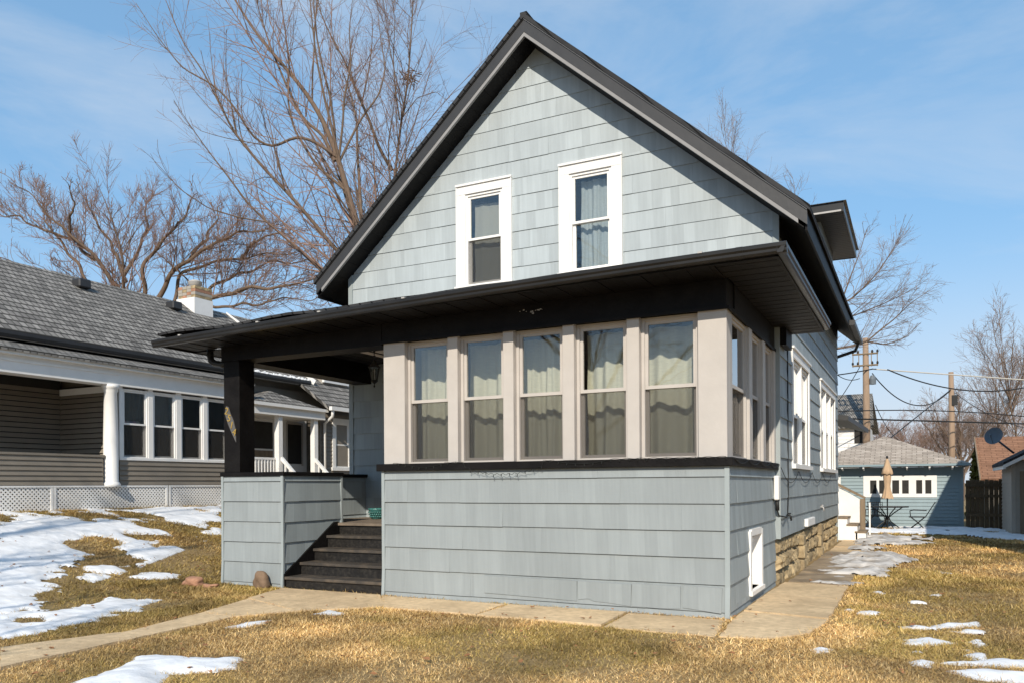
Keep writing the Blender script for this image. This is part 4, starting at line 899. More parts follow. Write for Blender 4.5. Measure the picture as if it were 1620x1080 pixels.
# entry seen through the porch
en = MB(T_right(-16.35)).box(15.4, 19.4, -.12, -.003, 1.0, 4.3).build('wall', m_taupe, nb); laps(en, T_right(-16.35), 15.4, 19.4, 1.0, 3.5, .11, m_taupe)
TE = T_right(-16.35)
sw_ = MB(TE).box(16.4, 17.5, .02, .05, 2.15, 3.45).build('side_window', m_white, nb); MB(TE).box(16.5, 17.36, .051, .06, 2.55, 3.3).build('pane', m_dark, sw_); MB(TE).box(16.5, 17.36, .051, .062, 2.3, 2.5).build('sash', m_wood, sw_)
dr = MB(TE).box(17.72, 18.78, 0, .05, 1.45, 3.5).build('door', m_white, nb); MB(TE).box(17.95, 18.55, .051, .06, 2.15, 3.3).build('pane', m_dark, dr)
MB(TE).box(17.9, 17.95, .051, .075, 2.1, 3.35).box(18.55, 18.6, .051, .075, 2.1, 3.35).box(17.95, 18.55, .051, .075, 3.3, 3.36).build('storm_frame', m_trim, dr)
MB().add([(-15.1, 15.4, 3.66), (-15.1, 18.3, 3.66), (-16.4, 18.3, 3.66), (-16.4, 15.4, 3.66), (-16.4, 16.85, 4.12), (-15.9, 16.85, 4.12)], [(0, 1, 5), (1, 2, 4, 5), (0, 5, 4, 3), (0, 3, 2, 1)]).build('entry_roof', m_roofN, nb)
MB(NS).box(15.45, 18.25, -.9, .26, 3.38, 3.60).build('entry_beam', m_white, nb); MB(NS).box(15.4, 18.3, -.95, .34, 3.60, 3.68).build('entry_fascia', m_white, nb)
MB().box(-16.3, -15.2, 15.45, 18.25, 1.3, 1.45).build('entry_floor', m_beige, nb)
for y_ in (16.42, 17.85): MB().box(-15.35, -15.2, y_, y_+.15, 1.45, 3.38).build('entry_post', m_white, nb)
mb = MB(NS).box(15.5, 16.42, .05, .1, 2.2, 2.26).box(15.5, 16.42, .05, .1, 1.52, 1.57); mb.build('railing', m_white, nb)
for k in range(8): MB(NS).box(15.56+k*.11, 15.6+k*.11, .06, .095, 1.57, 2.2).build('baluster', m_white, nb)
for y_ in (16.5, 17.85):
    MB().prism([(-15.2, 2.28), (-14.1, 1.25), (-14.1, 1.17), (-15.2, 2.18)], y_, y_+.09).build('stair_rail', m_white, nb)
    for k in range(7): x_ = -15.1+k*.15; MB().box(x_, x_+.04, y_+.02, y_+.06, 1.45-(x_+15.2)*.93-.35, 2.2-(x_+15.2)*.93).build('baluster', m_white, nb)
for k in range(4): MB().box(-15.2+.27*k, -14.9+.27*k, 16.6, 17.85, .8, 1.42-.18*k).build('step', m_beige, nb)
# right wing with window and dormer
rw2 = MB(NS).box(18.3, 22.5, -.12, -.003, .9, 3.6).build('wall', m_taupe, nb); laps(rw2, NS, 18.3, 22.5, 1.0, 3.6, .11, m_taupe, holes=[(18.85, 19.78, 2.0, 3.5)])
MB(NS).box(18.85, 18.98, 0, .04, 2.0, 3.5).box(19.65, 19.78, 0, .04, 2.0, 3.5).box(18.98, 19.65, 0, .041, 3.36, 3.5).box(18.8, 19.83, 0, .06, 1.95, 2.05).build('window_casing', m_white, nb)
dh_window(nb, NS, 18.98, 19.65, 2.05, 3.36, 2.72, .02, .09, m_white, True)
MB(NS).box(18.98, 19.65, -.1, -.09, 2.05, 3.36).build('shade', m_beige, nb)
quad_roof('roof', [(-15.0, 18.2, 3.78), (-15.0, 22.6, 3.78), (-19.5, 22.6, 6.95), (-19.5, 18.2, 6.95)], m_roofN, nb, .1)
MB(T_right(-15.0)).box(18.25, 22.6, 0, .1, 3.66, 3.77).build('gutter', m_white, nb)
MB().tube([(-14.95, 18.35, 3.68), (-15.0, 18.4, 3.5), (-15.33, 18.45, 3.3), (-15.33, 18.45, 1.0)], .045, 8).build('downspout', m_white, nb, smooth=True)
dmn = MB().box(-18.6, -16.2, 19.4, 21.2, 4.4, 6.6).build('dormer', m_beige, nb); MB(T_right(-16.2)).box(19.5, 20.5, 0, .04, 4.75, 5.9).build('dormer_window', m_white, dmn); MB(T_right(-16.2)).box(19.62, 20.38, .041, .05, 4.87, 5.8).build('pane', m_glass, dmn)
MB(T_right(-16.2)).box(19.38, 20.62, 0, .09, 4.66, 4.75).build('sill', m_white, dmn)
snl = MB(); 
for i in range(60):
    y_ = 15.7+i*.048; snl.lathe([(.04, 4.585), (random.uniform(.03, .055), 4.6), (random.uniform(.005, .03), 4.62+random.uniform(0, .05))], -15.99, y_, 6)
snl.build('gutter_snow', m_snow, smooth=True, label='thin snow left in the neighbour gutter above the entry', cat='snow', kind='stuff')
lt = thing('path_light', 'small grey path light in the snow before the lattice', 'garden light', (-15.2, 9.9, 1.0))
p = gp(86, 806); z_ = float(terrain(*p))
MB().lathe([(.015, z_), (.015, z_+.09)], p[0]+.1, p[1], 8).build('stake', m_fascia, lt); MB().lathe([(.03, z_+.09), (.075, z_+.11), (.07, z_+.135), (.02, z_+.15)], p[0]+.1, p[1], 10).build('lamp_head', m_fascia, lt)

# ------------------------------------------------------------------ back yard
GY = 30.; GT = T_front(GY)
ga = thing('garage', 'pale blue clapboard garage with grey hip roof at the end of the yard', 'garage', (-1, 32, 0))
GW = (-1.63, .59, 1.0, 1.72)
gw_ = MB(GT).box(-3.3, 1.33, -5.0, -.01, -.2, 2.0).build('wall', m_garage, ga)
laps(gw_, GT, -3.3, 1.33, 0, 2.0, .118, m_garage, holes=[GW, (-3.0, -2.35, .0, 1.75)])
MB(GT).box(1.27, 1.36, -.02, .03, 0, 2.0).build('corner_trim', m_garage, ga)
mb = MB(GT).box(GW[0], GW[1], -.009, .035, GW[2], GW[2]+.12).box(GW[0], GW[1], -.009, .035, GW[3]-.15, GW[3])
pan = [(-1.42, -1.22), (-1.14, -.94), (-.74, -.53), (-.44, -.24), (-.02, .16), (.25, .43)]
prev = GW[0]
for a, b in pan+[(GW[1], GW[1])]: mb.box(prev, a, -.009, .034, GW[2]+.12, GW[3]-.15); prev = b
wf = mb.build('window_frame', m_white, ga)
for a, b in pan: MB(GT).box(a, b, -.008, .005, GW[2]+.12, GW[3]-.15).build('pane', m_dark, wf)
gd = MB(GT).box(-3.0, -2.35, -.009, .03, 0, 1.75).build('door', m_white, ga); MB(GT).box(-2.85, -2.5, .031, .034, 1.0, 1.6).build('pane', m_dark, gd)
ex0, ex1, ey0, ez = -3.6, 1.55, 29.5, 2.1
MB().add([(ex0, ey0, ez), (ex1, ey0, ez), (ex1, 35.3, ez), (ex0, 35.3, ez), (-1.02, 32.05, 3.17), (-1.02, 32.8, 3.17)], [(0, 1, 4), (1, 2, 5, 4), (2, 3, 5), (3, 0, 4, 5), (3, 2, 1, 0)]).build('roof', m_roofG, ga)
MB().box(ex0, ex1, ey0, ey0+.03, ez-.07, ez-.002).box(ex1-.03, ex1, ey0+.031, 35.2, ez-.07, ez-.002).build('eave_edge', m_garage, ga)
for k in range(7): x_ = -2.95+k*.66; MB().prism([(ey0+.02, ez-.15), (GY, ez-.2), (GY, ez-.02), (ey0+.02, ez-.072)], 0, 1) if 0 else MB(T_right(x_)).prism([(ey0+.04, ez-.13), (GY-.02, ez-.2), (GY-.02, ez-.075), (ey0+.04, ez-.072)], 0, .05).build('rafter_tail', m_white, ga)
# patio umbrella, table, chairs
UX, UY = -.85, 28.6
um = thing('patio_umbrella', 'closed tan canvas patio umbrella standing in the table', 'umbrella', (UX, UY, 0))
MB().tube([(UX, UY, 0), (UX, UY, 2.3)], .02, 8).build('pole', m_iron, um); MB().lathe([(.01, 2.25), (.035, 2.28), (.035, 2.33), (.01, 2.36)], UX, UY, 8).build('finial', m_iron, um, smooth=True)
def folds(prof, n=10, amp=.2):
    V = []; F = []; k = n*4
    for i, (r_, z) in enumerate(prof):
        for j in range(k):
            t = 6.283*j/k; rr = r_*(1+amp*math.cos(n*t+i*.4)*(.4+.6*i/len(prof))); V.append((UX+rr*math.cos(t), UY+rr*math.sin(t), z+.02*math.cos(n*t)*(i == len(prof)-1)))
    for i in range(len(prof)-1):
        for j in range(k): F.append((i*k+j, i*k+(j+1) % k, (i+1)*k+(j+1) % k, (i+1)*k+j))
    return MB().add(V, F)
folds([(.02, 2.26), (.05, 2.2), (.09, 2.05), (.15, 1.88), (.17, 1.78), (.155, 1.76)], 6, .12).build('valance', m_canvas, um, smooth=True)
folds([(.1, 1.86), (.11, 1.7), (.1, 1.5), (.085, 1.38), (.1, 1.25), (.15, 1.05), (.17, .98)], 8, .2).build('canopy', m_canvas, um, smooth=True)
tbn = thing('patio_table', 'round black iron patio table before the garage', 'table', (UX, UY, 0))
MB().lathe([(.62, .7), (.63, .715), (.62, .73)], UX, UY, 28).build('table_top', m_iron, tbn)
for k in range(4):
    a = .5+k*math.pi/2; c_, s_ = math.cos(a), math.sin(a)
    MB().tube([(UX+.5*c_, UY+.5*s_, .7), (UX+.22*c_, UY+.22*s_, .52), (UX+.05*c_, UY+.05*s_, .38), (UX+.1*c_, UY+.1*s_, .25), (UX+.4*c_, UY+.4*s_, .02)], .018, 6).build('leg', m_iron, tbn)
def chair(x, y, rot, label, recl=.3):
    t = thing('patio_chair', label, 'chair', (x, y, 0), 'black iron patio chairs'); c_, s_ = math.cos(rot), math.sin(rot)
    T = lambda u, n, z: (x+u*c_-n*s_, y+u*s_+n*c_, z)        # u forward, n side
    MB(T).box(-.23, .25, -.24, .24, .40, .425).build('seat', m_iron, t)
    mb = MB(T)
    for i in range(9): mb.tube([(-.22-.0, -.22+.055*i, .42), (-.22-recl*.6, -.22+.055*i, .88)], .009, 5)
    for i in range(6): z = .46+i*.08; mb.tube([(-.22-recl*.6*(z-.42)/.46, -.23, z), (-.22-recl*.6*(z-.42)/.46, .23, z)], .008, 5)
    mb.build('backrest', m_iron, t)
    for s2 in (-1, 1):
        MB(T).tube([(-.25, .26*s2, .62), (.12, .26*s2, .63), (.22, .26*s2, .6), (.2, .25*s2, .42)], .013, 6).build('armrest', m_iron, t)
        MB(T).tube([(.2, .23*s2, .41), (-.02, .23*s2, .22), (-.2, .24*s2, .02)], .013, 6).build('leg', m_iron, t); MB(T).tube([(-.2, .23*s2, .41), (0, .23*s2, .22), (.24, .24*s2, .02)], .013, 6).build('leg', m_iron, t)
chair(.02, 28.3, math.pi, 'reclined black iron patio chair right of the table', .45)
chair(-1.15, 28.95, 1.4, 'upright black iron chair behind the left half of the table'); chair(-1.55, 28.75, .6, 'black iron chair left of the table near the stairs')
# back stairs of the house
bs = thing('back_stairs', 'white back stairs with weathered wood rail at the rear of the house', 'stairs', (-1.6, 23, 0))
for k, (x_, z_) in enumerate(((-1.86, .60), (-1.62, .42), (-1.42, .24))):
    MB().box(x_-.02, x_+.26, 22.6, 23.6, z_-.04, z_).build('tread', m_wood, bs); MB().box(x_, x_+.24, 22.62, 23.58, 0, z_-.042).build('riser', m_white, bs)
MB().box(-1.9, -1.34, 23.61, 23.68, 0.0, .95).build('side_panel', m_white, bs); MB().prism([(-1.9, .95), (-1.34, .95), (-1.34, 1.02), (-1.9, 1.38)], 23.61, 23.679).build('side_panel', m_white, bs)
MB().prism([(-1.95, 1.42), (-1.26, 1.06), (-1.22, 1.1), (-1.95, 1.5)], 23.56, 23.72).build('handrail', m_wood, bs); MB().box(-1.36, -1.24, 23.55, 23.69, 0, 1.06).build('post', m_wood, bs)
MB().box(-1.17, -1.13, 24.0, 24.06, 0, .95).build('stake', m_white, label='thin white stake standing beside the back stairs', cat='stake')
MB().box(-2.4, -1.9, 22.12, 23.7, 0, .62).build('landing', m_white, bs)
quad_roof('porch_hood', [(-2.6, 22.2, 3.4), (-1.55, 22.2, 3.2), (-1.2, 24.6, 3.0), (-2.6, 24.6, 3.4)], m_fascia, bs, .12)
# fence
fe = thing('wooden_fence', 'dark brown board fence between garage and shed', 'fence', (1.8, 29.6, 0))
for k in range(8): x_ = 1.4+k*.13; MB().box(x_, x_+.122, 29.6, 29.63, 0, 1.56+random.uniform(-.02, .03)).build('board', m_fence, fe)
for z_ in (.4, 1.0, 1.35): MB().box(1.38, 2.5, 29.54, 29.598, z_, z_+.09).build('rail', m_fence, fe)
# shed
sh = thing('shed', 'beige vinyl sided shed with dark roof at the right edge', 'shed', (3.5, 27.5, 0))
s_w = MB().box(2.36, 5.0, 25.95, 29.0, -.1, 2.0).build('wall', m_beige, sh)
laps(s_w, T_left(2.36), 25.95, 29.0, 0, 2.0, .11, m_beige); laps(s_w, T_front(25.95), 2.36, 5, 0, 2.1, .11, m_beige)
MB(T_front(25.95)).box(2.32, 2.42, -.02, .03, 0, 2.0).build('corner_trim', m_beige, sh); MB(T_front(25.95)).box(2.52, 3.6, .016, .04, 0, 1.78).build('door', m_wood, sh)
MB().prism([(2.1, 1.93), (3.6, 2.75), (5.2, 1.93), (5.2, 2.0), (3.6, 2.86), (2.1, 2.02)], 25.6, 29.2).build('roof', m_roofmain, sh); MB().box(2.12, 2.16, 25.6, 29.2, 1.84, 1.95).build('fascia', m_white, sh)
MB(T_front(25.62)).prism([(2.1, 1.85), (3.6, 2.66), (3.6, 2.76), (2.1, 1.95)], 0, .03).build('rake', m_white, sh)
ds = thing('satellite_dish', 'grey satellite dish on a bent arm above the shed roof', 'satellite dish', (2.3, 25.7, 2.1))
c_ = np.array(at(1573, 690, 23.9)); nrm = np.array([-.35, -.85, .4]); nrm /= np.linalg.norm(nrm); e1 = np.cross(nrm, [0, 0, 1]); e1 /= np.linalg.norm(e1); e2 = np.cross(e1, nrm)
V = []; F = []
for i in range(7):
    for j in range(24):
        r_ = .25*i/6; t = 6.283*j/24; V.append(tuple(c_+e1*r_*math.cos(t)+e2*r_*1.1*math.sin(t)+nrm*(.35*r_*r_*3)))
for i in range(6):
    for j in range(24): F.append((i*24+j, i*24+(j+1) % 24, (i+1)*24+(j+1) % 24, (i+1)*24+j))
MB().add(V, F).build('reflector', m_dish, ds, smooth=True)
b_ = np.array(at(1604, 716, 23.9)); MB().tube([tuple(c_-nrm*.02), tuple(c_-nrm*.12+np.array([.05, 0, -.06])), tuple(b_)], .03, 8).build('arm', m_dish, ds, smooth=True)
f_ = c_+nrm*.3-e2*.1; MB().tube([tuple(c_-e2*.24), tuple(f_)], .012, 6).tube([tuple(f_-nrm*.03), tuple(f_+nrm*.04)], .03, 8).build('feed_horn', m_dish, ds)
# brown roofed garage behind
bg_ = thing('brown_roof_garage', 'tan garage with rust brown roof beyond the fence', 'garage', (4, 38, 0))
MB().box(2.45, 9, 35.5, 41, -.2, 1.7).build('wall', m_beige, bg_); MB(T_left(2.45)).prism([(35.4, 1.7), (41, 1.7), (38.2, 3.2)], -.1, 0).build('gable', m_beige, bg_)
quad_roof('roof', [(2.15, 35.0, 1.62), (9, 35.0, 1.62), (9, 38.2, 3.32), (2.15, 38.2, 3.32)], m_roofB, bg_, .1); quad_roof('roof', [(9, 41.4, 1.62), (2.15, 41.4, 1.62), (2.15, 38.2, 3.32), (9, 38.2, 3.32)], m_roofB, bg_, .1)
MB(T_left(2.15)).prism([(34.95, 1.5), (38.2, 3.22), (38.2, 3.36), (34.95, 1.66)], 0, .04).build('rake', m_wood, bg_)
# white house far behind
wh_ = thing('white_house', 'white clapboard house with grey roof behind the garage at left', 'house', (-4, 48, 0))
MB().box(-9, -2.35, 46.5, 54, 0, 4.6).build('wall', m_white, wh_); laps(wh_, T_front(46.5), -9, -2.35, 2.0, 4.6, .2, m_white)
quad_roof('roof', [(-9.2, 46.2, 4.5), (-2.0, 46.2, 4.5), (-2.2, 49.5, 6.5), (-9.2, 49.5, 6.5)], m_roofN, wh_, .12); quad_roof('roof', [(-2.0, 53, 4.5), (-9.2, 53, 4.5), (-9.2, 49.5, 6.5), (-2.2, 49.5, 6.5)], m_roofN, wh_, .12)
MB().prism([(-9, 4.5), (-2.35, 4.5), (-2.35, 4.55), (-9, 4.55)], 46.3, 46.5).build('fascia', m_white, wh_)
MB(T_front(46.5)).box(-2.95, -2.55, 0, .05, 3.6, 4.4).build('window', m_dark, wh_)
# neighbour on the right, just outside the frame: it throws the shade on the yard and garage
rn = thing('right_neighbour_house', 'house on the right whose shadow falls across the back yard', 'house', (6, 20, 0))
MB().box(3.1, 9, 15.7, 24.3, 0, 5.6).build('wall', m_beige, rn)
MB().prism([(2.7, 5.5), (6.05, 7.9), (9.4, 5.5)], 15.4, 24.6).build('roof', m_roofmain, rn)

laps(rn, T_left(3.1), 15.7, 24.3, .5, 5.5, .25, m_beige)
for y_ in (17.2, 20.8):
    for z_ in (1.2, 3.6):
        w_ = MB(T_left(3.1)).box(y_-.1, y_, .03, .06, z_-.1, z_+1.5).box(y_+.9, y_+1., .03, .06, z_-.1, z_+1.5).box(y_, y_+.9, .03, .061, z_+1.4, z_+1.5).box(y_, y_+.9, .03, .062, z_-.1, z_).build('window', m_white, rn)
        MB(T_left(3.1)).box(y_, y_+.9, .028, .034, z_, z_+1.4).build('pane', m_dark, w_)
# ------------------------------------------------------------------ utility poles and wires
def pole(px_, d, ztop, r_, label, arms):
    b_ = at(px_, 770, d); t = thing('utility_pole', label, 'utility pole', (b_[0], b_[1], 0), 'wooden utility poles in the alley')
    MB().tube([(b_[0], b_[1], 0), (b_[0]+.05, b_[1], ztop*.5), (b_[0]+.02, b_[1], ztop)], [r_*1.2, r_*1.05, r_*.8], 12).build('shaft', m_pole, t, smooth=True)
    for z_, half in arms:
        MB().tube([(b_[0]-half, b_[1]-.12, z_), (b_[0]+half, b_[1]-.12, z_)], .05, 6).build('crossarm', m_wood, t)
        for q in (-.95, -.55, .55, .95): MB().lathe([(.03, z_+.03), (.06, z_+.08), (.05, z_+.16), (.02, z_+.2)], b_[0]+half*q, b_[1]-.12, 8).build('insulator', m_iron, t)
    return (b_[0], b_[1], ztop), t
P1, t1 = pole(1370, 42, 1.49+(768-540)/1275*42, .17, 'tall wooden utility pole with crossarms behind the garage', [(1.49+(763-560)/1275*42, .62), (1.49+(763-578)/1275*42, .62)])
for q in (-.58, -.3, .3, .58): MB().box(P1[0]+q-.02, P1[0]+q+.02, P1[1]-.15, P1[1]-.09, 1.49+(763-580)/1275*42, 1.49+(763-555)/1275*42).build('brace', m_wood, t1)
MB().lathe([(.16, 1.49+(763-608)/1275*42), (.17, 1.49+(763-600)/1275*42), (.1, 1.49+(763-594)/1275*42)], P1[0]+.35, P1[1], 10).build('transformer', m_dish, t1)
P2, t2 = pole(1505, 48, 1.49+(761-587)/1275*48, .17, 'shorter leaning wooden utility pole right of the garage', [])
for k in range(4): MB().box(P2[0]+.05, P2[0]+.35, P2[1]-.2, P2[1]-.1, 1.49+(761-628-4*k)/1275*48, 1.49+(761-626-4*k)/1275*48+.08).build('bracket', m_iron, t2)
def wire(a, b, sagm, r_, label, mt_=None, n=28):
    a = np.array(a); b = np.array(b); pts = []
    for i in range(n+1): t = i/n; p_ = a+(b-a)*t; pts.append((p_[0], p_[1], p_[2]-4*sagm*t*(1-t)))
    MB().tube(pts, r_, 5).build('cable', mt_ or m_wire, smooth=True, label=label, cat='cable', group='overhead cables behind the house')
wire(at(1290, 596, 40), at(1380, 583, 42), .05, .03, 'short cable reaching the tall pole from behind the house')
wire(at(1380, 583, 42), at(1700, 606, 45), .0, .035, 'pale cable running level right from the tall pole', m_palewire)
wire(at(1404, 584, 42), at(1700, 588, 45), 1.1, .035, 'dark sagging cable below the pale cable')
wire(at(1380, 590, 42), at(1505, 615, 48), 1.3, .03, 'cable dipping deeply between the two poles')
wire(at(1405, 695, 36), at(1505, 615, 48), .0, .028, 'straight cable climbing from the garage roof to the second pole')
wire(at(1290, 660, 40), at(1700, 672, 45), .0, .04, 'lower thick cable crossing above the garage roof'); wire(at(1290, 652, 40), at(1700, 668, 45), -.35, .028, 'thin cable just above the lower thick cable')
wire(at(1360, 580, 42), at(1290, 680, 40), .2, .02, 'thin cable slanting left down from the tall pole'); wire(at(1360, 598, 42), at(1290, 550, 40), .6, .02, 'thin cable looping left from the tall pole')
wire(at(1385, 640, 42), at(1440, 700, 45), .6, .02, 'thin drop cable sagging beside the tall pole'); wire(at(1507, 618, 48), at(1640, 680, 48), .4, .02, 'thin cable falling right from the second pole')

# ------------------------------------------------------------------ trees
def unit(v): return v/np.maximum(np.linalg.norm(v, axis=-1, keepdims=True), 1e-9)
def tubes(P, r0, r1, k):                                    # P (n,m,3) polylines
    n, m, _ = P.shape; d = np.zeros_like(P); d[:, 1:-1] = P[:, 2:]-P[:, :-2]; d[:, 0] = P[:, 1]-P[:, 0]; d[:, -1] = P[:, -1]-P[:, -2]; d = unit(d)
    ref = np.where(np.abs(d[:, :1, 2:3]) < .9, np.array([0, 0, 1.]), np.array([1., 0, 0])); ref = np.broadcast_to(ref, d.shape)
    a = unit(np.cross(d, ref)); b = np.cross(d, a); t = np.linspace(0, 1, m)[None, :, None]
    rad = r0[:, None, None]*(1-t)+r1[:, None, None]*t
    ang = 2*np.pi*np.arange(k)/k
    V = P[:, :, None, :]+rad[..., None]*(a[:, :, None, :]*np.cos(ang)[:, None]+b[:, :, None, :]*np.sin(ang)[:, None])
    idx = np.arange(n*m*k).reshape(n, m, k); q = np.roll(idx, -1, 2)
    F = np.stack([idx[:, :-1], q[:, :-1], q[:, 1:], idx[:, 1:]], -1).reshape(-1, 4)
    return V.reshape(-1, 3), F
def resample(pts, m):
    pts = np.array(pts, float); s = np.r_[0, np.cumsum(np.linalg.norm(np.diff(pts, axis=0), axis=1))]; t = np.linspace(0, s[-1], m)
    # smooth curve through the points (Catmull-Rom by interpolation of a dense polyline, then averaged)
    Q = np.stack([np.interp(t, s, pts[:, i]) for i in range(3)], -1)
    for _ in range(2): Q[1:-1] = Q[1:-1]*.5+(Q[:-2]+Q[2:])*.25
    return Q
def spawn(P, r0, r1, per, ang, ratio, m, trop, wig, rg, tmin=.2, lenref=None, rmin=.006, rfac=.55, droop=0.):
    n, M_, _ = P.shape; L = np.linalg.norm(np.diff(P, axis=1), axis=2).sum(1) if lenref is None else lenref
    cnt = rg.poisson(np.clip(per*L/np.mean(L), .6, per*4)); pi = np.repeat(np.arange(n), cnt); N_ = len(pi)
    t = tmin+(1-tmin)*rg.uniform(0, 1, N_)**.85; f = t*(M_-1); i0 = np.minimum(f.astype(int), M_-2); fr = (f-i0)[:, None]
    p0 = P[pi, i0]*(1-fr)+P[pi, i0+1]*fr; tg = unit(P[pi, i0+1]-P[pi, i0])
    rv = unit(rg.normal(0, 1, (N_, 3))); pe = unit(np.cross(tg, rv)); an = np.radians(rg.normal(ang, ang*.25, N_))[:, None]
    d = unit(tg*np.cos(an)+pe*np.sin(an)+np.array([0, 0, trop]))
    ln = L[pi]*ratio*(1-.55*t)*rg.uniform(.55, 1.25, N_); rp = r0[pi]*(1-t)+r1[pi]*t
    R0 = np.maximum(np.minimum(rp*rfac*rg.uniform(.7, 1.2, N_), ln*.0095+.003), rmin); R1 = np.maximum(R0*.35, rmin*.7)
    Q = [p0]; seg = ln/(m-1)
    for j in range(m-1):
        d = unit(d+rg.normal(0, wig, (N_, 3))+np.array([0, 0, trop*.4-droop])); Q.append(Q[-1]+d*seg[:, None])
    return np.stack(Q, 1), R0, R1
def tree(name, label, limbs, levels, mt_b, mt_t, seed, base=None, wigl=.0, thick=.5):
    rg = np.random.default_rng(seed); M_ = 40
    P = np.stack([resample(l[0], M_) for l in limbs]); r0 = np.array([l[1] for l in limbs])*thick; r1 = np.array([l[2] for l in limbs])*thick*.7
    if wigl:
        wv = rg.normal(0, wigl*2.2, P.shape); wv[:, 0] = 0
        for _ in range(5): wv[:, 1:-1] = wv[:, 1:-1]*.5+(wv[:, :-2]+wv[:, 2:])*.25
        P = P+wv
    b_ = base if base is not None else P[0, 0]
    t = thing(name, label, 'tree', (float(b_[0]), float(b_[1]), 0), 'bare winter trees')
    V, F = tubes(P, r0, r1, 9); Vs, Fs = [V], [F]; off = len(V); tw = [], []; toff = 0
    cur_ = (P, r0, r1)
    for li, kw in enumerate(levels):
        k = dict(kw); thin = k.pop('thin', False); both = k.pop('both', False)
        nx = spawn(*cur_, rg=rg, **k)
        V, F = tubes(*nx, 3 if thin else 5)
        if thin: tw[0].append(V); tw[1].append(F+toff); toff += len(V)
        else: Vs.append(V); Fs.append(F+off); off += len(V)
        if both: cur_ = tuple(np.concatenate([resamp_all(cur_[0], nx[0].shape[1]) if q == 0 else cur_[q], nx[q]]) for q in range(3))
        else: cur_ = nx
    npmesh('trunk', np.concatenate(Vs), np.concatenate(Fs), mt_b, t, smooth=True)
    if tw[0]: npmesh('crown', np.concatenate(tw[0]), np.concatenate(tw[1]), mt_t, t, smooth=True)
    return t
def resamp_all(P, m):
    f = np.linspace(0, P.shape[1]-1, m); i = np.minimum(f.astype(int), P.shape[1]-2); fr = (f-i)[None, :, None]; return P[:, i]*(1-fr)+P[:, i+1]*fr
def lp(d0, d1, *pts): k = len(pts); return [at(x, y, d0+(d1-d0)*i/(k-1)) for i, (x, y) in enumerate(pts)]
# tall vase-shaped tree behind the house (left of the gable)
tb_ = at(640, 640, 31); trunk_base = (tb_[0], tb_[1], 0.)
hub = at(592, 440, 31)
tall = [([trunk_base, at(622, 540, 31), hub, at(560, 340, 31), at(535, 250, 31), at(512, 190, 31.3), at(480, 140, 31.6), at(440, 95, 32), at(395, 40, 32.5), at(360, -20, 33), at(330, -90, 33.5)], .42, .03),
        (lp(31, 29.5, (535, 250), (500, 225), (470, 215), (430, 235), (400, 218), (378, 180), (355, 150), (330, 130), (290, 110), (250, 60), (215, 5)), .12, .02),
        (lp(31, 33, (530, 255), (512, 215), (480, 190), (455, 140), (430, 80), (410, 20), (395, -60)), .13, .03),
        (lp(31, 32, (545, 300), (500, 262), (465, 205), (455, 160), (458, 110), (450, 40), (440, -30)), .11, .03),
        (lp(31, 30, (555, 330), (548, 260), (495, 290), (500, 230), (496, 160), (505, 95), (500, 30), (505, -50)), .1, .025) if 0 else (lp(31, 30, (540, 268), (528, 215), (512, 150), (500, 90), (492, 20), (486, -60)), .12, .03),
        (lp(31, 30, (590, 440), (530, 395), (490, 345), (455, 305), (420, 270), (395, 240), (370, 210), (345, 160), (320, 110), (290, 70), (262, 0)), .17, .025),
        (lp(30.6, 29, (450, 300), (440, 250), (420, 200), (408, 155)), .06, .02),
        (lp(31, 29, (560, 480), (500, 420), (450, 375), (415, 345), (390, 320), (365, 285), (330, 240), (305, 205), (275, 160)), .14, .02),
        (lp(30, 28, (425, 352), (380, 345), (330, 330), (285, 300), (240, 250), (222, 235)), .06, .012),
        (lp(31, 32, (535, 260), (552, 225), (570, 190), (600, 150), (610, 110), (602, 60), (596, 0)), .1, .02),
        (lp(31, 30, (535, 260), (542, 200), (545, 150), (556, 100), (552, 50), (560, -20)), .1, .02),
        (lp(31, 30, (588, 450), (575, 380), (566, 320), (560, 270), (570, 230)), .1, .03)]
tree('elm_tree', 'tall vase-shaped bare tree rising behind the left side of the house', tall,
     [dict(per=6, ang=28, ratio=.36, m=7, trop=.25, wig=.08, tmin=.22, rmin=.009, both=True), dict(per=6, ang=38, ratio=.34, m=5, trop=.14, wig=.1, rmin=.006, thin=True, tmin=.08, rfac=.4), dict(per=5, ang=46, ratio=.5, m=4, trop=.05, wig=.12, rmin=.005, thin=True, tmin=.05)], m_bark, m_twig, 3, trunk_base, thick=.52)
# slim forked tree behind the gable
sb = at(622, 560, 34)
slim = [([(sb[0], sb[1], 0), at(622, 400, 34), at(622, 290, 34), at(630, 240, 34), at(634, 190, 34), at(645, 140, 34), at(650, 60, 34), at(655, -20, 34), at(655, -80, 34)], .24, .04),
        (lp(34, 33.5, (620, 270), (600, 235), (582, 185), (562, 140), (545, 95), (530, 70), (515, 40), (500, 0), (490, -40)), .15, .03),
        (lp(34, 34.5, (632, 190), (625, 140), (622, 90), (625, 40), (618, -20)), .07, .02), (lp(34, 33, (572, 165), (580, 130), (588, 80), (590, 30), (575, -10)), .06, .02), (lp(34, 33, (634, 190), (660, 155), (690, 145), (712, 165)), .05, .012)]
tree('ash_tree', 'slim forked bare tree with a leaf nest beside the gable', slim, [dict(per=11, ang=40, ratio=.24, m=5, trop=.2, wig=.12, rmin=.009, tmin=.3, both=True), dict(per=10, ang=42, ratio=.36, m=4, trop=.1, wig=.16, rmin=.0065, thin=True, tmin=.1, rfac=.4), dict(per=8, ang=45, ratio=.55, m=4, trop=.05, wig=.2, rmin=.0045, thin=True)], m_bark, m_twig, 5, (sb[0], sb[1], 0))
c_ = at(648, 124, 33.9); mb = MB()
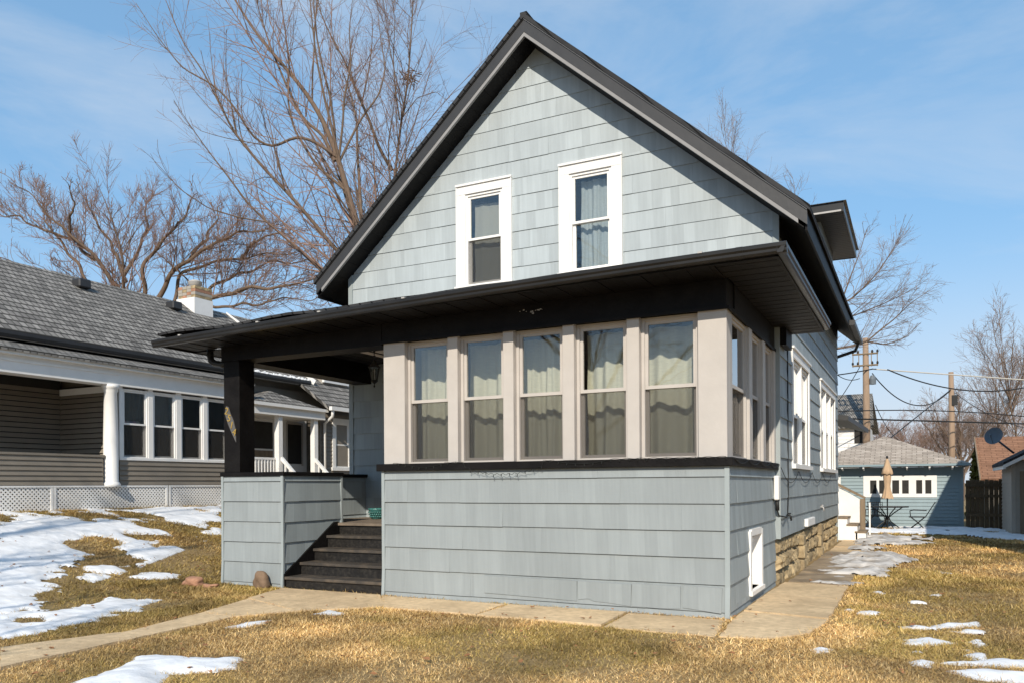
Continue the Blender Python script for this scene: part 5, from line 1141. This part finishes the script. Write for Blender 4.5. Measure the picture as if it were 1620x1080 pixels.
for i in range(60):
    a = np.array(c_)+rng.normal(0, .16, 3); mb.tube([tuple(a), tuple(a+rng.normal(0, .14, 3))], .018, 4)
mb.build('leaf_nest', m_nest, label='small dark leaf nest in the fork of the slim tree', cat='nest', kind='stuff')
# broad oak at the left
ob = at(210, 640, 42); OB = (ob[0], ob[1], 0.)
def oak_limbs(spec, d, sq=0.): return [(lp(d+a, d+b, *[(x, y+(490-y)*sq) for x, y in pts]), r0, r1) for a, b, r0, r1, pts in spec]
oak = [([OB, at(205, 540, 42), at(193, 455, 42), at(188, 400, 42), at(178, 365, 42), at(170, 335, 42), at(165, 305, 42)], .5, .05)]+oak_limbs([
    (0, -2, .26, .03, [(196, 470), (165, 420), (140, 380), (110, 350), (85, 330), (60, 300), (45, 270), (25, 262)]), (0, 2, .2, .03, [(150, 400), (115, 365), (70, 345), (35, 325), (10, 320), (-30, 300)]),
    (0, 2, .2, .03, [(145, 450), (115, 400), (95, 365), (75, 330), (70, 290), (55, 260)]), (0, -3, .2, .02, [(170, 460), (110, 430), (60, 420), (20, 410), (-30, 380)]), (0, -2, .18, .03, [(110, 355), (112, 320), (115, 285), (100, 255)]),
    (0, 3, .22, .03, [(195, 430), (215, 390), (235, 340), (232, 300), (245, 270)]), (0, -3, .25, .03, [(225, 480), (225, 410), (255, 370), (285, 330), (300, 300), (315, 275)]), (0, 2, .2, .03, [(200, 440), (175, 370), (150, 320), (130, 285), (120, 262)]),
    (0, -3, .28, .03, [(245, 480), (270, 430), (300, 395), (340, 370), (380, 350), (420, 345), (450, 330)]), (0, 2, .2, .03, [(300, 400), (325, 360), (345, 320), (350, 290)]), (0, 0, .2, .03, [(275, 480), (285, 420), (320, 410), (360, 400), (400, 395), (450, 390), (500, 385)]),
    (-1, -4, .26, .03, [(300, 490), (330, 470), (380, 455), (430, 450), (480, 440), (520, 425), (560, 430)]), (0, 2, .2, .03, [(300, 490), (340, 440), (390, 420), (430, 400), (470, 410), (510, 400)]), (0, 1, .16, .02, [(330, 480), (400, 480), (450, 470), (500, 472), (530, 455)]),
    (0, -1, .16, .02, [(380, 400), (400, 370), (430, 350), (460, 355), (490, 340)]), (0, 1, .12, .02, [(340, 470), (300, 440), (262, 400), (240, 360)])], 42, .13)
tree('oak_tree', 'broad spreading bare oak behind the neighbour roof', oak, [dict(per=12, ang=46, ratio=.30, m=7, trop=.12, wig=.15, rmin=.015, tmin=.15, both=True), dict(per=8, ang=48, ratio=.36, m=5, trop=.28, wig=.18, rmin=.011, tmin=.1, thin=True, rfac=.4), dict(per=8, ang=48, ratio=.5, m=4, trop=.25, wig=.18, rmin=.0075, thin=True)], m_bark, m_twig, 9, OB, .07, .5)
# hazy reddish tree between elm and gable, farther off
hb = at(600, 640, 60); HB = (hb[0], hb[1], 0.)
hz = [([HB, at(602, 480, 60), at(600, 380, 60), at(598, 310, 60)], .3, .05)]+oak_limbs([(0, 1, .15, .03, [(601, 450), (570, 380), (545, 330), (535, 305)]), (0, -1, .15, .03, [(601, 450), (630, 400), (640, 350), (632, 310)]), (0, 1, .12, .03, [(600, 420), (585, 350), (575, 300)])], 60)
tree('maple_tree', 'distant reddish twiggy tree just left of the gable', hz, [dict(per=9, ang=35, ratio=.4, m=5, trop=.2, wig=.15, rmin=.018), dict(per=8, ang=40, ratio=.5, m=4, trop=.2, wig=.2, rmin=.012, thin=True), dict(per=5, ang=40, ratio=.55, m=3, trop=.2, wig=.2, rmin=.009, thin=True)], m_bark, m_twig, 12, HB)
# tree behind the house on the right: sweeping branches
rb = at(1235, 640, 33); RB = (rb[0], rb[1], 0.)
rt = [([RB, at(1238, 600, 33), at(1240, 540, 33), at(1250, 480, 33), at(1262, 420, 33)], .38, .12)]+oak_limbs([
    (0, -1, .15, .02, [(1245, 560), (1300, 555), (1345, 548), (1372, 540), (1395, 520), (1415, 505), (1440, 480), (1478, 455)]), (0, 1, .13, .02, [(1262, 500), (1310, 485), (1345, 475), (1372, 450), (1390, 430), (1410, 400), (1425, 375)]),
    (0, 0, .1, .02, [(1255, 520), (1310, 510), (1350, 500), (1400, 480), (1440, 460), (1470, 440)]), (0, -1, .08, .015, [(1330, 480), (1345, 440), (1360, 400), (1372, 360), (1380, 355)]),
    (0, 2, .1, .012, [(1255, 450), (1200, 360), (1165, 280), (1146, 222), (1140, 200)]), (0, 1, .08, .012, [(1262, 420), (1262, 350), (1256, 290), (1252, 275)]), (0, 1, .08, .015, [(1372, 540), (1400, 545), (1430, 535), (1455, 512)])], 33)
tree('hackberry_tree', 'bare tree whose branches sweep out right behind the house', rt, [dict(per=9, ang=28, ratio=.32, m=6, trop=.08, wig=.08, rmin=.009, tmin=.2, both=True), dict(per=8, ang=32, ratio=.38, m=5, trop=.02, wig=.1, rmin=.0055, thin=True, tmin=.1, rfac=.4), dict(per=5, ang=38, ratio=.5, m=4, trop=.0, wig=.15, rmin=.0042, thin=True)], m_bark, m_twig2, 15, RB, thick=.42)
# far trees on the right
def simple_tree(name, label, px_, d, top, spread, seed, r=.3, per=(6, 6, 5), fork=.45, ang=34, lean=0., mt_t=None):
    b_ = at(px_, 770, d); B = np.array([b_[0], b_[1], 0.]); H = CZ+(763-top)/FPX*d; rg = np.random.default_rng(seed+100); W_ = spread/FPX*d
    limbs = [([B, B+[.1+lean*.3, 0, H*fork*.6], B+[lean*.6, .1, H*fork], B+[lean*.8+rg.normal(0, .2), 0, H*.72], B+[lean+rg.normal(0, .3), 0, H*.95]], r, r*.15)]
    for k in range(8):
        a = 6.283*k/8+rg.uniform(-.3, .3); z0 = H*fork*rg.uniform(.75, 1.3); rr = W_*rg.uniform(.6, 1.); q0 = B+[lean*.6*z0/(H*fork), .05, z0]
        limbs.append(([q0, q0+[rr*.35*math.cos(a), rr*.35*math.sin(a), (H-z0)*.3], q0+[rr*.75*math.cos(a), rr*.75*math.sin(a), (H-z0)*.62], q0+[rr*math.cos(a), rr*math.sin(a), (H-z0)*rg.uniform(.75, .95)]], r*.5, r*.1))
    return tree(name, label, limbs, [dict(per=per[0], ang=ang, ratio=.38, m=5, trop=.18, wig=.16, rmin=.012, both=True), dict(per=per[1], ang=40, ratio=.45, m=4, trop=.15, wig=.2, rmin=.01, thin=True, rfac=.4), dict(per=per[2], ang=42, ratio=.55, m=3, trop=.1, wig=.2, rmin=.008, thin=True)], m_bark, mt_t or m_twig2, seed, B, .045)
simple_tree('poplar_tree', 'tall narrow bare tree at the far right edge', 1618, 60, 495, 60, 21, .2, fork=.5, ang=28, lean=-1.2)
simple_tree('round_oak_tree', 'round crowned dark bare tree behind the second pole', 1522, 64, 625, 80, 22, .34, (8, 7, 6), .28, 42)
simple_tree('young_tree', 'young slender bare tree between pole and right edge', 1580, 70, 560, 60, 23, .2, fork=.4)
for k, (px_, d, tp, sp_) in enumerate(((1425, 95, 665, 60), (1465, 100, 668, 60), (1360, 90, 660, 60), (1560, 92, 650, 80), (1625, 88, 640, 80), (1500, 105, 660, 60))):
    simple_tree('distant_tree', ['reddish far tree just above the garage ridge', 'reddish far tree right of the garage ridge', 'far tree beside the white house', 'far tree above the brown roof', 'far tree at the right edge behind the brown roof', 'far tree behind the round crowned tree'][k], px_, d, tp, sp_, 30+k, .25, (7, 7, 6), .3, 40, mt_t=m_twig)
ev = thing('evergreen_shrub', 'narrow golden green evergreen between garage and brown roof', 'evergreen', (1.9, 33.5, 0))
ec = at(1541, 770, 33.5); n_ = 2600; zz = rng.uniform(.1, 2.75, n_); an = rng.uniform(0, 6.283, n_); rr = (.42*(1-zz/2.95)**.7)*rng.uniform(.5, 1.08, n_); C = np.stack([ec[0]+.1+rr*np.cos(an), ec[1]+rr*np.sin(an), zz], -1); dv = rng.normal(0, .05, (n_, 3, 3)); dv[:, 2, 2] += .07
npmesh('foliage', (C[:, None]+dv).reshape(-1, 3), np.arange(n_*3).reshape(-1, 3), m_green, ev); MB().tube([(ec[0]+.1, ec[1], 0), (ec[0]+.1, ec[1], 2.4)], [.06, .02], 6).build('trunk', m_bark, ev)
# street tree behind the photographer: seen as a reflection in the glass and as shadows on the snow
stb = np.array([-9.0, -5.2, 0.]); sl_ = [([stb, stb+[.1, .1, 2.2], stb+[.0, .2, 4.5], stb+[-.3, .3, 8.5], stb+[-.2, .2, 14]], .32, .05)]
for k in range(9):
    a = 6.283*k/9; z0 = 2.8+.6*k; q0 = stb+[0, .15, z0]; rr = 4.6*random.uniform(.7, 1.); sl_.append(([q0, q0+[rr*.4*math.cos(a), rr*.4*math.sin(a), 1.2], q0+[rr*.8*math.cos(a), rr*.8*math.sin(a), 2.9], q0+[rr*math.cos(a), rr*math.sin(a), 4.6]], .14, .03))
tree('street_tree', 'bare street tree mirrored in the front porch windows', sl_, [dict(per=8, ang=38, ratio=.36, m=6, trop=.15, wig=.16, rmin=.014), dict(per=6, ang=42, ratio=.5, m=5, trop=.12, wig=.2, rmin=.008, thin=True), dict(per=3, ang=42, ratio=.5, m=4, trop=.1, wig=.2, rmin=.005, thin=True)], m_bark, m_twig2, 44, stb)
